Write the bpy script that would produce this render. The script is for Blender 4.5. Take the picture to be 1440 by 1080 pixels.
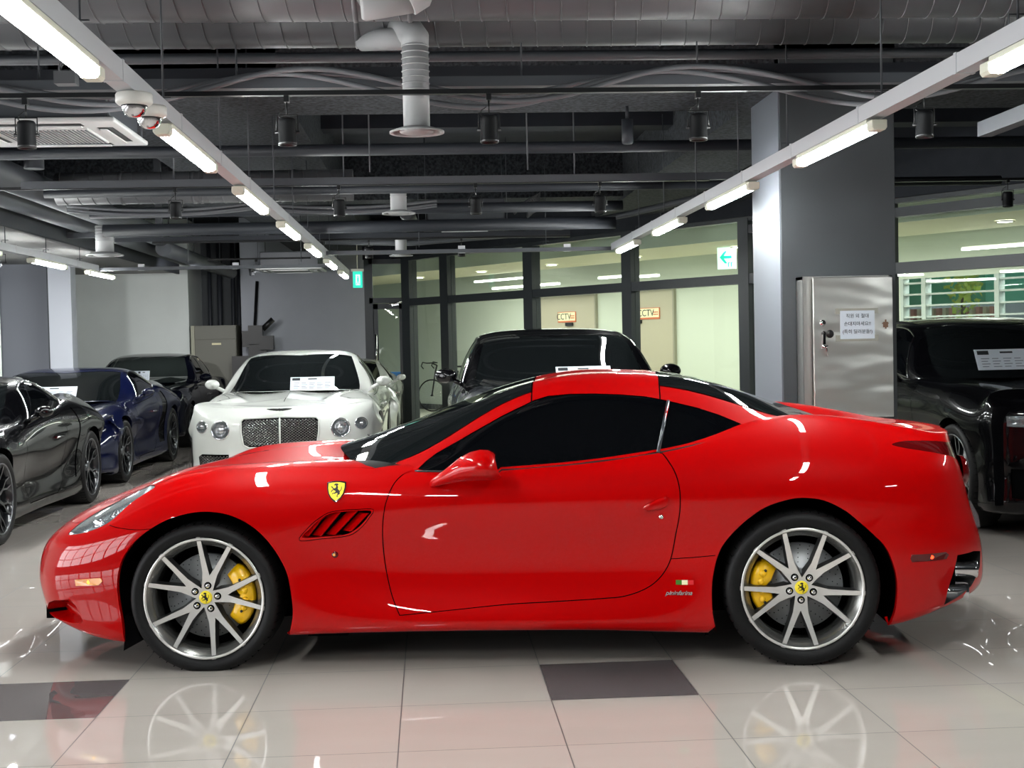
import bpy, bmesh, math, random
import numpy as np
from mathutils import Vector, Matrix
from mathutils.geometry import delaunay_2d_cdt

for o in list(bpy.data.objects):
    bpy.data.objects.remove(o)
SC = bpy.context.scene
COL = SC.collection
random.seed(7)

# ------------------------------------------------------------------ camera
cd = bpy.data.cameras.new('camera')
cam = bpy.data.objects.new('camera', cd)
COL.objects.link(cam)
SC.camera = cam
cd.sensor_width = 36.0
cd.sensor_fit = 'HORIZONTAL'
cd.lens = 1878.4 * 36.0 / 1440.0
cd.clip_start = 0.05
cd.clip_end = 300
YAW, PITCH, ROLL, CAMZ = 0.0613230, -0.0314631, -0.0213256, 1.44194
_f = Vector((math.sin(YAW) * math.cos(PITCH), math.cos(YAW) * math.cos(PITCH), math.sin(PITCH)))
_r = Vector((math.cos(YAW), -math.sin(YAW), 0))
_u = _r.cross(_f)
_r2 = _r * math.cos(ROLL) + _u * math.sin(ROLL)
_u2 = -_r * math.sin(ROLL) + _u * math.cos(ROLL)
M3 = Matrix((_r2, _u2, -_f)).transposed()
cam.matrix_world = Matrix.Translation((0, 0, CAMZ)) @ M3.to_4x4()

# ------------------------------------------------------------------ world, daylight, exposure
W = bpy.data.worlds.new('world')
SC.world = W
W.use_nodes = True
bgn = W.node_tree.nodes['Background']
bgn.inputs['Color'].default_value = (0.80, 0.90, 1.0, 1)
bgn.inputs['Strength'].default_value = 0.9
SC.view_settings.view_transform = 'Standard'
SC.view_settings.look = 'None'
SC.view_settings.exposure = 0.1
SC.view_settings.gamma = 1.0
SC.view_settings.use_curve_mapping = False
TUBE = 50.0          # strength of the batten tubes


def area_light(name, loc, rot, sx, sy, power, color=(1, 1, 1), vis=True):
    l = bpy.data.lights.new(name, 'AREA')
    l.shape = 'RECTANGLE'
    l.size = sx
    l.size_y = sy
    l.energy = power
    l.color = color
    o = bpy.data.objects.new(name, l)
    COL.objects.link(o)
    o.location = loc
    o.rotation_euler = rot
    return o


# daylight entering through the glazed shop front on the left of the photographer
area_light('daylight_front', (-9.4, 3.0, 1.65), (math.radians(90), 0, math.radians(-90)), 10.0, 2.5, 560, (0.97, 0.985, 1.0))

# ------------------------------------------------------------------ materials


def lin(c):
    return tuple((x / 12.92 if x <= 0.04045 else ((x + 0.055) / 1.055) ** 2.4) for x in c)


def rgb(r, g, b):
    return lin((r / 255., g / 255., b / 255.))


MATS = {}


def mat(name, col, rough=0.5, metal=0.0, coat=0.0, spec=0.5, emit=None, es=0.0, trans=0.0, alpha=1.0, ior=1.5, coatr=0.03):
    m = bpy.data.materials.new(name)
    m.use_nodes = True
    b = m.node_tree.nodes['Principled BSDF']
    b.inputs['Base Color'].default_value = (*col, 1)
    b.inputs['Roughness'].default_value = rough
    b.inputs['Metallic'].default_value = metal
    b.inputs['Coat Weight'].default_value = coat
    b.inputs['Coat Roughness'].default_value = coatr
    b.inputs['Specular IOR Level'].default_value = spec
    b.inputs['Transmission Weight'].default_value = trans
    b.inputs['Alpha'].default_value = alpha
    b.inputs['IOR'].default_value = ior
    if emit:
        b.inputs['Emission Color'].default_value = (*emit, 1)
        b.inputs['Emission Strength'].default_value = es
    MATS[name] = m
    return m


def noise_mat(m, scale=20, lo=(0.8,) * 3, hi=(1, 1, 1), bump=0.0, detail=4, rough_amp=0.0, coords='Object'):
    """multiply colour by a noise ramp and add noise bump"""
    nt = m.node_tree
    b = nt.nodes['Principled BSDF']
    tc = nt.nodes.new('ShaderNodeTexCoord')
    n = nt.nodes.new('ShaderNodeTexNoise')
    n.inputs['Scale'].default_value = scale
    n.inputs['Detail'].default_value = detail
    nt.links.new(tc.outputs[coords], n.inputs['Vector'])
    base = b.inputs['Base Color'].default_value[:3]
    r = nt.nodes.new('ShaderNodeValToRGB')
    r.color_ramp.elements[0].position = 0.35
    r.color_ramp.elements[1].position = 0.65
    r.color_ramp.elements[0].color = (*[base[i] * lo[i] for i in range(3)], 1)
    r.color_ramp.elements[1].color = (*[base[i] * hi[i] for i in range(3)], 1)
    nt.links.new(n.outputs['Fac'], r.inputs['Fac'])
    nt.links.new(r.outputs['Color'], b.inputs['Base Color'])
    if bump:
        bp = nt.nodes.new('ShaderNodeBump')
        bp.inputs['Strength'].default_value = bump
        bp.inputs['Distance'].default_value = 0.01
        nt.links.new(n.outputs['Fac'], bp.inputs['Height'])
        nt.links.new(bp.outputs['Normal'], b.inputs['Normal'])
    return m


# paints
RED = mat('red_paint', rgb(176, 0, 1), 0.4, 0.0, 0.75, 0.03, coatr=0.012)
WHITE = mat('white_paint', rgb(205, 208, 203), 0.35, 0, 1.0, 0.5)
NAVY = mat('navy_paint', rgb(8, 14, 46), 0.3, 0.1, 1.0, 0.1)
BLACK = mat('black_paint', rgb(5, 5, 7), 0.25, 0, 0.75, 0.05)
DNAVY = mat('dark_navy_paint', rgb(10, 12, 24), 0.3, 0, 1.0, 0.05)
GREYP = mat('grey_paint', rgb(72, 76, 82), 0.3, 0.35, 1.0, 0.5)
# car bits
GLASS = mat('tinted_glass', rgb(4, 5, 7), 0.02, 0, 0.0, 0.55)
GLASSW = mat('windscreen_glass', rgb(16, 19, 20), 0.02, 0, 0.0, 0.6)
RUB = mat('tyre_rubber', rgb(15, 15, 16), 0.55, 0, 0, 0.25)
noise_mat(RUB, 60, (0.8,) * 3, (1.1,) * 3, 0.15)
PLAS = mat('black_plastic', rgb(14, 14, 15), 0.45)
WIPM = mat('wiper_rubber', rgb(6, 6, 7), 0.5, spec=0.2)
VOID = mat('shadow_black', rgb(3, 3, 4), 0.9, spec=0.05)
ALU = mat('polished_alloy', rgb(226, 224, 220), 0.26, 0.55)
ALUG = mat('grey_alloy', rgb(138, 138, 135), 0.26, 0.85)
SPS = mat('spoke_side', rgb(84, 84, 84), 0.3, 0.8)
DALU = mat('dark_alloy', rgb(30, 31, 34), 0.3, 0.7, 0.5)
CHR = mat('chrome', rgb(225, 225, 228), 0.07, 1.0)
DISC = mat('brake_disc_steel', rgb(140, 142, 144), 0.4, 0.4)
YEL = mat('caliper_yellow', rgb(245, 190, 0), 0.3, 0, 0.6)
BYEL = mat('badge_yellow', rgb(250, 225, 40), 0.35, 0, 0.5)
INKB = mat('badge_black', rgb(8, 8, 8), 0.4)
LENS = mat('headlamp_glass', rgb(170, 178, 182), 0.03, 0, 1.0, 0.6, alpha=0.18)
LAMPIN = mat('headlamp_reflector', rgb(205, 212, 216), 0.18, 1.0)
REDL = mat('dark_red_lens', rgb(84, 3, 5), 0.05, 0, 1.0)
REDLIT = mat('lit_red_marker', rgb(255, 60, 40), 0.2, emit=rgb(255, 50, 20), es=6)
AMB = mat('amber_lens', rgb(235, 150, 60), 0.1, 0, 1.0)
AMBLIT = mat('lit_amber_marker', rgb(255, 200, 60), 0.2, emit=rgb(255, 190, 50), es=3)
GREEN = mat('flag_green', rgb(60, 125, 30), 0.5)
FLW = mat('flag_white', rgb(240, 232, 190), 0.5)
FLR = mat('flag_red', rgb(214, 25, 35), 0.5)
PAPER = mat('paper_white', rgb(214, 222, 232), 0.6)
PAPERG = mat('paper_print', rgb(120, 128, 140), 0.6)
PAPERD = mat('paper_dark_print', rgb(28, 34, 40), 0.6)


def newobj(name, me, m=None, parent=None):
    o = bpy.data.objects.new(name, me)
    COL.objects.link(o)
    if m is not None:
        ms = m if isinstance(m, (list, tuple)) else [m]
        for x in ms:
            me.materials.append(x)
    if parent is not None:
        o.parent = parent
    return o


def tag(o, label=None, cat=None, group=None, kind=None):
    if label:
        o['label'] = label
    if cat:
        o['category'] = cat
    if group:
        o['group'] = group
    if kind:
        o['kind'] = kind
    return o


def empty(name, loc=(0, 0, 0), rz=0.0, parent=None):
    o = bpy.data.objects.new(name, None)
    o.empty_display_size = 0.1
    COL.objects.link(o)
    o.location = loc
    o.rotation_euler = (0, 0, rz)
    if parent:
        o.parent = parent
    return o


def copy_tree(o, parent=None):
    c = o.copy()
    COL.objects.link(c)
    if parent is not None:
        c.parent = parent
    for ch in list(o.children):
        copy_tree(ch, c)
    return c


class MB:
    """collects simple solids; build() links them as one mesh object"""

    def __init__(self):
        self.v = []
        self.f = []
        self.mi = []
        self.sm = []

    def add(self, vs, fs, mi=0, smooth=False):
        b = len(self.v)
        self.v += [tuple(x) for x in vs]
        for f in fs:
            self.f.append([b + i for i in f])
            self.mi.append(mi)
            self.sm.append(smooth)
        return self

    def box(self, a, b, mi=0, mtx=None):
        x0, y0, z0 = a
        x1, y1, z1 = b
        vs = [(x0, y0, z0), (x1, y0, z0), (x1, y1, z0), (x0, y1, z0), (x0, y0, z1), (x1, y0, z1), (x1, y1, z1), (x0, y1, z1)]
        if mtx is not None:
            vs = [tuple(mtx @ Vector(v)) for v in vs]
        return self.add(vs, [(0, 3, 2, 1), (4, 5, 6, 7), (0, 1, 5, 4), (1, 2, 6, 5), (2, 3, 7, 6), (3, 0, 4, 7)], mi)

    def tube(self, pts, r, n=12, mi=0, caps=True, smooth=True):
        pts = [Vector(p) for p in pts]
        rs = r if isinstance(r, (list, tuple)) else [r] * len(pts)
        rings = []
        t0 = (pts[1] - pts[0]).normalized()
        ref = Vector((0, 0, 1)) if abs(t0.z) < 0.9 else Vector((1, 0, 0))
        nrm = t0.cross(ref).normalized()
        for i, p in enumerate(pts):
            if i == 0:
                t = t0
            elif i == len(pts) - 1:
                t = (pts[i] - pts[i - 1]).normalized()
            else:
                t = ((pts[i] - pts[i - 1]).normalized() + (pts[i + 1] - pts[i]).normalized()).normalized()
            nrm = (nrm - t * nrm.dot(t)).normalized()
            bi = t.cross(nrm)
            rings.append([p + (nrm * math.cos(a) + bi * math.sin(a)) * rs[i] for a in [2 * math.pi * k / n for k in range(n)]])
        vs = [q for rg in rings for q in rg]
        fs = []
        for i in range(len(rings) - 1):
            for k in range(n):
                fs.append((i * n + k, i * n + (k + 1) % n, (i + 1) * n + (k + 1) % n, (i + 1) * n + k))
        self.add(vs, fs, mi, smooth)
        if caps:
            self.add(rings[0], [tuple(reversed(range(n)))], mi)
            self.add(rings[-1], [tuple(range(n))], mi)
        return self

    def lathe(self, prof, n=32, mi=0, axis='z', origin=(0, 0, 0), smooth=True, closed=False, mtx=None, a0=0, a1=2 * math.pi):
        """prof: list of (r, h). axis z: h along z; axis y: h along y"""
        full = abs(a1 - a0 - 2 * math.pi) < 1e-6
        na = n if full else n + 1
        vs = []
        for r, h in prof:
            for k in range(na):
                a = a0 + (a1 - a0) * k / n
                if axis == 'z':
                    p = Vector((r * math.cos(a), r * math.sin(a), h))
                elif axis == 'y':
                    p = Vector((r * math.cos(a), h, r * math.sin(a)))
                else:
                    p = Vector((h, r * math.cos(a), r * math.sin(a)))
                p += Vector(origin)
                if mtx is not None:
                    p = mtx @ p
                vs.append(p)
        fs = []
        m = len(prof)
        for i in range(m if closed else m - 1):
            j = (i + 1) % m
            for k in range(n):
                k2 = (k + 1) % na
                fs.append((i * na + k, i * na + k2, j * na + k2, j * na + k))
        return self.add(vs, fs, mi, smooth)

    def prism(self, pts2, h0, h1, plane='xz', mi=0, mtx=None):
        """extrude polygon (2D) between h0 and h1"""
        n = len(pts2)

        def P(a, b, h):
            v = {'xz': (a, h, b), 'xy': (a, b, h), 'yz': (h, a, b)}[plane]
            return tuple(mtx @ Vector(v)) if mtx is not None else v
        vs = [P(a, b, h0) for a, b in pts2] + [P(a, b, h1) for a, b in pts2]
        fs = [tuple(range(n)), tuple(reversed(range(n, 2 * n)))]
        fs += [(i, i + n, (i + 1) % n + n, (i + 1) % n) for i in range(n)]
        return self.add(vs, fs, mi)

    def build(self, name, m=None, parent=None, bevel=0, recalc=True, weld=True, seg=2, autos=None):
        me = bpy.data.meshes.new(name)
        me.from_pydata(self.v, [], self.f)
        for p, mi, s in zip(me.polygons, self.mi, self.sm):
            p.material_index = mi
            p.use_smooth = s
        if recalc or weld:
            bm = bmesh.new()
            bm.from_mesh(me)
            if weld:
                bmesh.ops.remove_doubles(bm, verts=bm.verts, dist=1e-5)
            bmesh.ops.recalc_face_normals(bm, faces=bm.faces)
            bm.to_mesh(me)
            bm.free()
        o = newobj(name, me, m, parent)
        if bevel:
            md = o.modifiers.new('bevel', 'BEVEL')
            md.width = bevel
            md.segments = seg
            md.limit_method = 'ANGLE'
            md.angle_limit = math.radians(40)
        return o
# ================================================================== lofted surfaces
def nat_matrix(t):
    n = len(t)
    A = np.zeros((n, n))
    B = np.zeros((n, n))
    A[0, 0] = A[-1, -1] = 1
    for i in range(1, n - 1):
        h0, h1 = t[i] - t[i - 1], t[i + 1] - t[i]
        A[i, i - 1], A[i, i], A[i, i + 1] = h0 / 6, (h0 + h1) / 3, h1 / 6
        B[i, i - 1], B[i, i], B[i, i + 1] = 1 / h0, -1 / h0 - 1 / h1, 1 / h1
    return np.linalg.solve(A, B)


def basis(t, M2, x, d=0):
    n = len(t)
    x = np.clip(np.asarray(x, float), t[0], t[-1])
    i = np.clip(np.searchsorted(t, x, side='right') - 1, 0, n - 2)
    h = t[i + 1] - t[i]
    a = (t[i + 1] - x) / h
    b = (x - t[i]) / h
    N = len(x)
    R = np.zeros((N, n))
    ar = np.arange(N)
    if d == 0:
        R[ar, i] += a
        R[ar, i + 1] += b
        R += ((a ** 3 - a) * h * h / 6)[:, None] * M2[i] + ((b ** 3 - b) * h * h / 6)[:, None] * M2[i + 1]
    else:
        R[ar, i] -= 1 / h
        R[ar, i + 1] += 1 / h
        R += (-(3 * a * a - 1) * h / 6)[:, None] * M2[i] + ((3 * b * b - 1) * h / 6)[:, None] * M2[i + 1]
    return R


class Surf:
    """natural bicubic interpolation of a grid of points (s, y, z)"""

    def __init__(self, U, V, P):
        self.U, self.V = np.array(U, float), np.array(V, float)
        self.P = np.array(P, float)
        self.MU, self.MV = nat_matrix(self.U), nat_matrix(self.V)

    def ev(self, u, v, du=0, dv=0):
        bu = basis(self.U, self.MU, u, du)
        bv = basis(self.V, self.MV, v, dv)
        return np.einsum('nk,kmc,nm->nc', bu, self.P, bv)

    def normal(self, u, v):
        n = np.cross(self.ev(u, v, 1, 0), self.ev(u, v, 0, 1))
        n /= np.linalg.norm(n, axis=1)[:, None] + 1e-12
        return n

    def cache(self, nu=160, nv=70, v0=None, v1=None):
        key = (v0, v1)
        if getattr(self, '_k', None) != key:
            uu = np.linspace(self.U[0], self.U[-1], nu)
            vv = np.linspace(self.V[0] if v0 is None else v0, self.V[-1] if v1 is None else v1, nv)
            g = np.array([(a, b) for a in uu for b in vv])
            self._g = g
            self._p = self.ev(g[:, 0], g[:, 1])
            self._k = key
        return self._g, self._p

    def inv(self, sz, v0=None, v1=None):
        """uv of the surface points whose side projection is (s, z)"""
        g, p = self.cache(v0=v0, v1=v1)
        sz = np.asarray(sz, float).reshape(-1, 2)
        k = [int(np.argmin((p[:, 0] - s) ** 2 + (p[:, 2] - z) ** 2 - 0.0004 * p[:, 1])) for s, z in sz]
        uv = g[k].copy()
        for it in range(9):
            q = self.ev(uv[:, 0], uv[:, 1])
            Ju = self.ev(uv[:, 0], uv[:, 1], 1, 0)
            Jv = self.ev(uv[:, 0], uv[:, 1], 0, 1)
            J = np.stack([np.stack([Ju[:, 0], Jv[:, 0]], 1), np.stack([Ju[:, 2], Jv[:, 2]], 1)], 1)
            e = np.stack([sz[:, 0] - q[:, 0], sz[:, 1] - q[:, 2]], 1)
            JT = np.transpose(J, (0, 2, 1))
            st = np.linalg.solve(JT @ J + 1e-6 * np.eye(2), (JT @ e[..., None]))[..., 0]
            uv = uv + np.clip(st, -0.1, 0.1)
            uv[:, 0] = np.clip(uv[:, 0], self.U[0], self.U[-1])
            uv[:, 1] = np.clip(uv[:, 1], self.V[0], self.V[-1])
        return uv

    def at(self, s, z, v0=None, v1=None):
        uv = self.inv([(s, z)], v0, v1)
        p = self.ev(uv[:, 0], uv[:, 1])[0]
        n = self.normal(uv[:, 0], uv[:, 1])[0]
        if n[1] < 0:
            n = -n
        return Vector(p), Vector(n)


def dense(pts, step=0.02, closed=True, smooth=False):
    pts = [np.array(p, float) for p in pts]
    n = len(pts)
    out = []
    m = n if closed else n - 1
    for i in range(m):
        p0, p1, p2, p3 = pts[(i - 1) % n], pts[i], pts[(i + 1) % n], pts[(i + 2) % n]
        if not closed:
            p0 = pts[max(i - 1, 0)]
            p3 = pts[min(i + 2, n - 1)]
        k = max(1, int(math.ceil(np.linalg.norm(p2 - p1) / step)))
        for j in range(k):
            t = j / k
            if smooth:
                q = 0.5 * ((2 * p1) + (-p0 + p2) * t + (2 * p0 - 5 * p1 + 4 * p2 - p3) * t * t + (-p0 + 3 * p1 - 3 * p2 + p3) * t ** 3)
            else:
                q = p1 + (p2 - p1) * t
            out.append(q)
    if not closed:
        out.append(pts[-1])
    return np.array(out)


def inpoly(P, poly):
    x, y = P[:, 0], P[:, 1]
    c = np.zeros(len(P), bool)
    n = len(poly)
    for i in range(n):
        x0, y0 = poly[i]
        x1, y1 = poly[(i + 1) % n]
        if y0 == y1:
            continue
        m = ((y0 > y) != (y1 > y))
        c ^= m & (x < (x1 - x0) * (y - y0) / (y1 - y0) + x0)
    return c


def strip(line, w):
    """closed thin polygon round an open polyline"""
    line = np.array(line)
    t = np.gradient(line, axis=0)
    t /= np.linalg.norm(t, axis=1)[:, None] + 1e-9
    n = np.stack([-t[:, 1], t[:, 0]], 1)
    return np.concatenate([line + n * w, (line - n * w)[::-1]])


def panelise(surf, regions, step=(0.03, 0.03), default='body', extra=None):
    """regions: list (name, closed uv loop). returns uv array, tris, names per tri"""
    U0, U1, V0, V1 = surf.U[0], surf.U[-1], surf.V[0], surf.V[-1]
    loops = [np.array([(U0, V0), (U1, V0), (U1, V1), (U0, V1)])]
    b = []
    for p, q in zip(loops[0], np.roll(loops[0], -1, 0)):
        k = int(np.linalg.norm(q - p) / step[0])
        b += [p + (q - p) * j / k for j in range(k)]
    loops = [np.array(b)] + [np.clip(np.array(l), (U0, V0), (U1, V1)) for _, l in regions]
    verts, edges = [], []
    for l in loops:
        o = len(verts)
        verts += [tuple(p) for p in l]
        edges += [(o + i, o + (i + 1) % len(l)) for i in range(len(l))]
    seg = np.array(verts)
    nu, nv = int((U1 - U0) / step[0]), int((V1 - V0) / step[1])
    g = np.array([(U0 + (U1 - U0) * i / nu, V0 + (V1 - V0) * j / nv) for i in range(1, nu) for j in range(1, nv)])
    keep = np.ones(len(g), bool)
    for i in range(0, len(seg), 200):
        d = np.abs(g[:, None, :] - seg[None, i:i + 200, :])
        d = np.hypot(d[..., 0], d[..., 1]).min(1)
        keep &= d > 0.35 * min(step)
    verts += [tuple(p) for p in g[keep]]
    vv, ee, ff, _, _, _ = delaunay_2d_cdt([Vector(v) for v in verts], edges, [], 0, 1e-6)
    vv = np.array([(v.x, v.y) for v in vv])
    vv = np.clip(vv, (U0, V0), (U1, V1))
    tr = np.array([f for f in ff if len(f) == 3])
    cen = vv[tr].mean(1)
    names = np.array([default] * len(tr), dtype=object)
    done = np.zeros(len(tr), bool)
    for nme, l in regions:
        m = inpoly(cen, l) & ~done
        names[m] = nme
        done |= m
    return vv, tr, names


def surf_mesh(surf, uv, tr, off=0.0, mirror=False, both=False):
    """points, normals, tris of one subset in car space (s, y, z)"""
    used = np.unique(tr)
    mp = -np.ones(len(uv), int)
    mp[used] = np.arange(len(used))
    u = uv[used]
    P = surf.ev(u[:, 0], u[:, 1])
    N = surf.normal(u[:, 0], u[:, 1])
    if N[:, 1].sum() + N[:, 2].sum() < 0:
        N = -N
    P = P + N * off
    T = mp[tr]
    # orient
    fn = np.cross(P[T[:, 1]] - P[T[:, 0]], P[T[:, 2]] - P[T[:, 0]])
    fl = np.einsum('ij,ij->i', fn, N[T[:, 0]]) < 0
    T = T.copy()
    T[fl] = T[fl][:, [0, 2, 1]]
    Pm, Nm = P * [1, -1, 1], N * [1, -1, 1]
    if mirror:
        return Pm, Nm, T[:, [0, 2, 1]]
    if both:
        Pm = Pm.copy()
        Nm = Nm.copy()
        c = np.abs(P[:, 1]) < 1e-4
        N = N.copy()
        N[c, 1] = 0
        Nm[c, 1] = 0
        return np.concatenate([P, Pm]), np.concatenate([N, Nm]), np.concatenate([T, T[:, [0, 2, 1]] + len(P)])
    return P, N, T


def mesh_from(name, P, N, T, m, parent):
    me = bpy.data.meshes.new(name)
    me.from_pydata([tuple(p) for p in P], [], [tuple(int(i) for i in t) for t in T])
    me.shade_smooth()
    me.normals_split_custom_set_from_vertices([tuple(n) for n in N])
    return newobj(name, me, m, parent)
# ================================================================== the setting
TX, TY = -0.1425, 5.903     # floor tile grid origin


def tile_mat():
    m = mat('floor_tile', rgb(196, 190, 182), 0.09, spec=0.5, ior=1.62)
    nt = m.node_tree
    L = nt.links.new
    N = nt.nodes.new
    b = nt.nodes['Principled BSDF']
    tc = N('ShaderNodeTexCoord')
    sep = N('ShaderNodeSeparateXYZ')
    L(tc.outputs['Object'], sep.inputs[0])

    def M(op, a, b_=None, c=None):
        n = N('ShaderNodeMath')
        n.operation = op
        for i, v in enumerate((a, b_, c)):
            if v is None:
                continue
            if isinstance(v, (int, float)):
                n.inputs[i].default_value = v
            else:
                L(v, n.inputs[i])
        return n.outputs[0]
    gx = M('DIVIDE', M('SUBTRACT', sep.outputs[0], TX), 0.6)
    gy = M('DIVIDE', M('SUBTRACT', sep.outputs[1], TY), 0.6)
    fx, fy = M('FRACT', gx), M('FRACT', gy)
    ex = M('MINIMUM', fx, M('SUBTRACT', 1.0, fx))
    ey = M('MINIMUM', fy, M('SUBTRACT', 1.0, fy))
    gr = M('LESS_THAN', M('MINIMUM', ex, ey), 0.0035)
    ix = M('FLOORED_MODULO', M('FLOOR', gx), 4.0)
    iy = M('FLOORED_MODULO', M('FLOOR', gy), 8.0)
    dark = M('MULTIPLY', M('COMPARE', ix, 1.0, 0.1), M('COMPARE', iy, 7.0, 0.1))
    no = N('ShaderNodeTexNoise')
    no.inputs['Scale'].default_value = 1.7
    no.inputs['Detail'].default_value = 6
    mp = N('ShaderNodeMapping')
    mp.inputs['Scale'].default_value = (1, 3, 1)
    L(tc.outputs['Object'], mp.inputs[0])
    L(mp.outputs[0], no.inputs['Vector'])
    wn = N('ShaderNodeTexWhiteNoise')
    wn.noise_dimensions = '2D'
    cx = N('ShaderNodeCombineXYZ')
    L(M('FLOOR', gx), cx.inputs[0])
    L(M('FLOOR', gy), cx.inputs[1])
    L(cx.outputs[0], wn.inputs['Vector'])
    va = M('ADD', M('MULTIPLY', no.outputs['Fac'], 0.10), M('MULTIPLY', wn.outputs['Value'], 0.05))
    va = M('ADD', va, 0.90)

    def mix(f, a, c):
        n = N('ShaderNodeMix')
        n.data_type = 'RGBA'
        L(f, n.inputs['Factor'])
        for i, v in ((6, a), (7, c)):
            if isinstance(v, tuple):
                n.inputs[i].default_value = (*v, 1)
            else:
                L(v, n.inputs[i])
        return n.outputs[2]
    c1 = mix(dark, rgb(174, 167, 161), rgb(96, 89, 90))
    vm = N('ShaderNodeVectorMath')
    vm.operation = 'SCALE'
    L(c1, vm.inputs[0])
    L(va, vm.inputs['Scale'])
    c2 = mix(gr, vm.outputs[0], rgb(60, 58, 58))
    L(c2, b.inputs['Base Color'])
    L(M('ADD', M('MULTIPLY', gr, 0.5), M('ADD', 0.004, M('MULTIPLY', no.outputs['Fac'], 0.012))), b.inputs['Roughness'])
    # very slight waviness per tile
    bp = N('ShaderNodeBump')
    bp.inputs['Strength'].default_value = 0.12
    bp.inputs['Distance'].default_value = 0.002
    L(M('SUBTRACT', 1.0, gr), bp.inputs['Height'])
    L(bp.outputs[0], b.inputs['Normal'])
    return m


FLOORM = tile_mat()
CEIL = mat('ceiling_paint', rgb(56, 59, 63), 0.85, spec=0.2)
noise_mat(CEIL, 34, (0.45,) * 3, (1.35,) * 3, 1.0, 3)
CEILS = mat('ceiling_paint_smooth', rgb(38, 41, 47), 0.8, spec=0.25)
noise_mat(CEILS, 5, (0.85,) * 3, (1.1,) * 3, 0.1)
PIPE = mat('pipe_paint', rgb(70, 73, 78), 0.5, spec=0.4)
DUCT = mat('duct_paint', rgb(80, 81, 84), 0.42, spec=0.5)
PIPED = mat('dark_pipe_paint', rgb(42, 45, 51), 0.55, spec=0.35)
HOSE = mat('hose_paint', rgb(150, 151, 152), 0.5, spec=0.4)
CABLE = mat('cable_sheath', rgb(92, 94, 98), 0.5)
WALLW = mat('white_wall_paint', rgb(228, 234, 231), 0.7)
noise_mat(WALLW, 1.5, (0.96,) * 3, (1.02,) * 3, 0.03)
WALLG = mat('grey_wall_paint', rgb(165, 169, 178), 0.7)
noise_mat(WALLG, 1.5, (0.95,) * 3, (1.04,) * 3, 0.03)
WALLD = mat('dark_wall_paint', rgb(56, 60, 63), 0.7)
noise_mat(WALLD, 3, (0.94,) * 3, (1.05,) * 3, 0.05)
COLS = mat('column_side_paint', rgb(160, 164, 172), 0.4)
FRAME = mat('window_frame_paint', rgb(52, 56, 60), 0.4, spec=0.4)
CORW = mat('corridor_wall_paint', rgb(200, 206, 190), 0.7)
CORC = mat('corridor_ceiling_paint', rgb(196, 194, 168), 0.7)
CORF = mat('corridor_floor_vinyl', rgb(205, 203, 188), 0.35)
CORD = mat('corridor_door_paint', rgb(178, 170, 148), 0.5)
PANE = bpy.data.materials.new('clear_pane')
PANE.use_nodes = True
_nt = PANE.node_tree
for _n in list(_nt.nodes):
    _nt.nodes.remove(_n)
_o = _nt.nodes.new('ShaderNodeOutputMaterial')
_t = _nt.nodes.new('ShaderNodeBsdfTransparent')
_t.inputs[0].default_value = (0.93, 0.97, 0.95, 1)
_g = _nt.nodes.new('ShaderNodeBsdfGlossy')
_g.inputs['Roughness'].default_value = 0.0
_fz = _nt.nodes.new('ShaderNodeFresnel')
_fz.inputs[0].default_value = 1.5
_mx = _nt.nodes.new('ShaderNodeMixShader')
_geo = _nt.nodes.new('ShaderNodeNewGeometry')
_inv = _nt.nodes.new('ShaderNodeMath')
_inv.operation = 'SUBTRACT'
_inv.inputs[0].default_value = 1.0
_nt.links.new(_geo.outputs['Backfacing'], _inv.inputs[1])
_mul = _nt.nodes.new('ShaderNodeMath')
_mul.operation = 'MULTIPLY'
_nt.links.new(_inv.outputs[0], _mul.inputs[0])
_nt.links.new(_fz.outputs[0], _mul.inputs[1])
_nt.links.new(_mul.outputs[0], _mx.inputs[0])
_nt.links.new(_t.outputs[0], _mx.inputs[1])
_nt.links.new(_g.outputs[0], _mx.inputs[2])
_nt.links.new(_mx.outputs[0], _o.inputs[0])
DAYW = mat('lit_white', rgb(255, 255, 255), 0.5, emit=(1, 1, 0.97), es=7)
LAMPW = mat('tube_diffuser', rgb(255, 255, 255), 0.4, emit=(0.97, 1.0, 0.98), es=TUBE * 3)
HOUS = mat('batten_housing', rgb(222, 222, 205), 0.5)
TRUNK = mat('trunking_paint', rgb(188, 190, 194), 0.45)
SPOTB = mat('spot_black', rgb(24, 25, 27), 0.35, 0.3)
SIGNG = mat('exit_green', rgb(20, 190, 160), 0.5, emit=rgb(40, 220, 190), es=0.9)
SIGNW = mat('exit_white', rgb(240, 255, 250), 0.5, emit=rgb(220, 255, 245), es=0.9)
STEEL = mat('stainless_steel', rgb(205, 205, 202), 0.34, 1.0)


def structure(o):
    o['kind'] = 'structure'
    return o


def sbox(name, a, b, m, parent=None, bevel=0):
    o = MB().box(a, b).build(name, m, parent, bevel=bevel)
    if parent is None:
        structure(o)
    return o


sbox('floor', (-13, -6, -.12), (16, 34, 0), FLOORM)
# slab and its beams: one painted concrete ceiling
c = MB()
c.box((-9, -6, 3.72), (13, 26, 3.9), 0)
for y0, y1, z in ((-4.4, -3.6, 3.05), (1.0, 1.8, 3.05), (8.62, 9.42, 3.05), (15.4, 16.2, 3.1)):
    c.box((-9, y0, z), (13, y1, 3.75), 0)
for x0, x1, z in ((-2.35, -.93, 3.12), (2.28, 3.08, 3.07), (-7.2, -6.2, 3.1), (7.4, 8.4, 3.1)):
    c.box((x0, 8.62, z), (x1, 26, 3.74), 0)
for y0, y1 in ((5.2, 5.5), (12.2, 12.5), (19.4, 19.7)):
    c.box((-9, y0, 3.40), (13, y1, 3.75), 1)
structure(c.build('ceiling', [CEIL, CEILS]))
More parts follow.
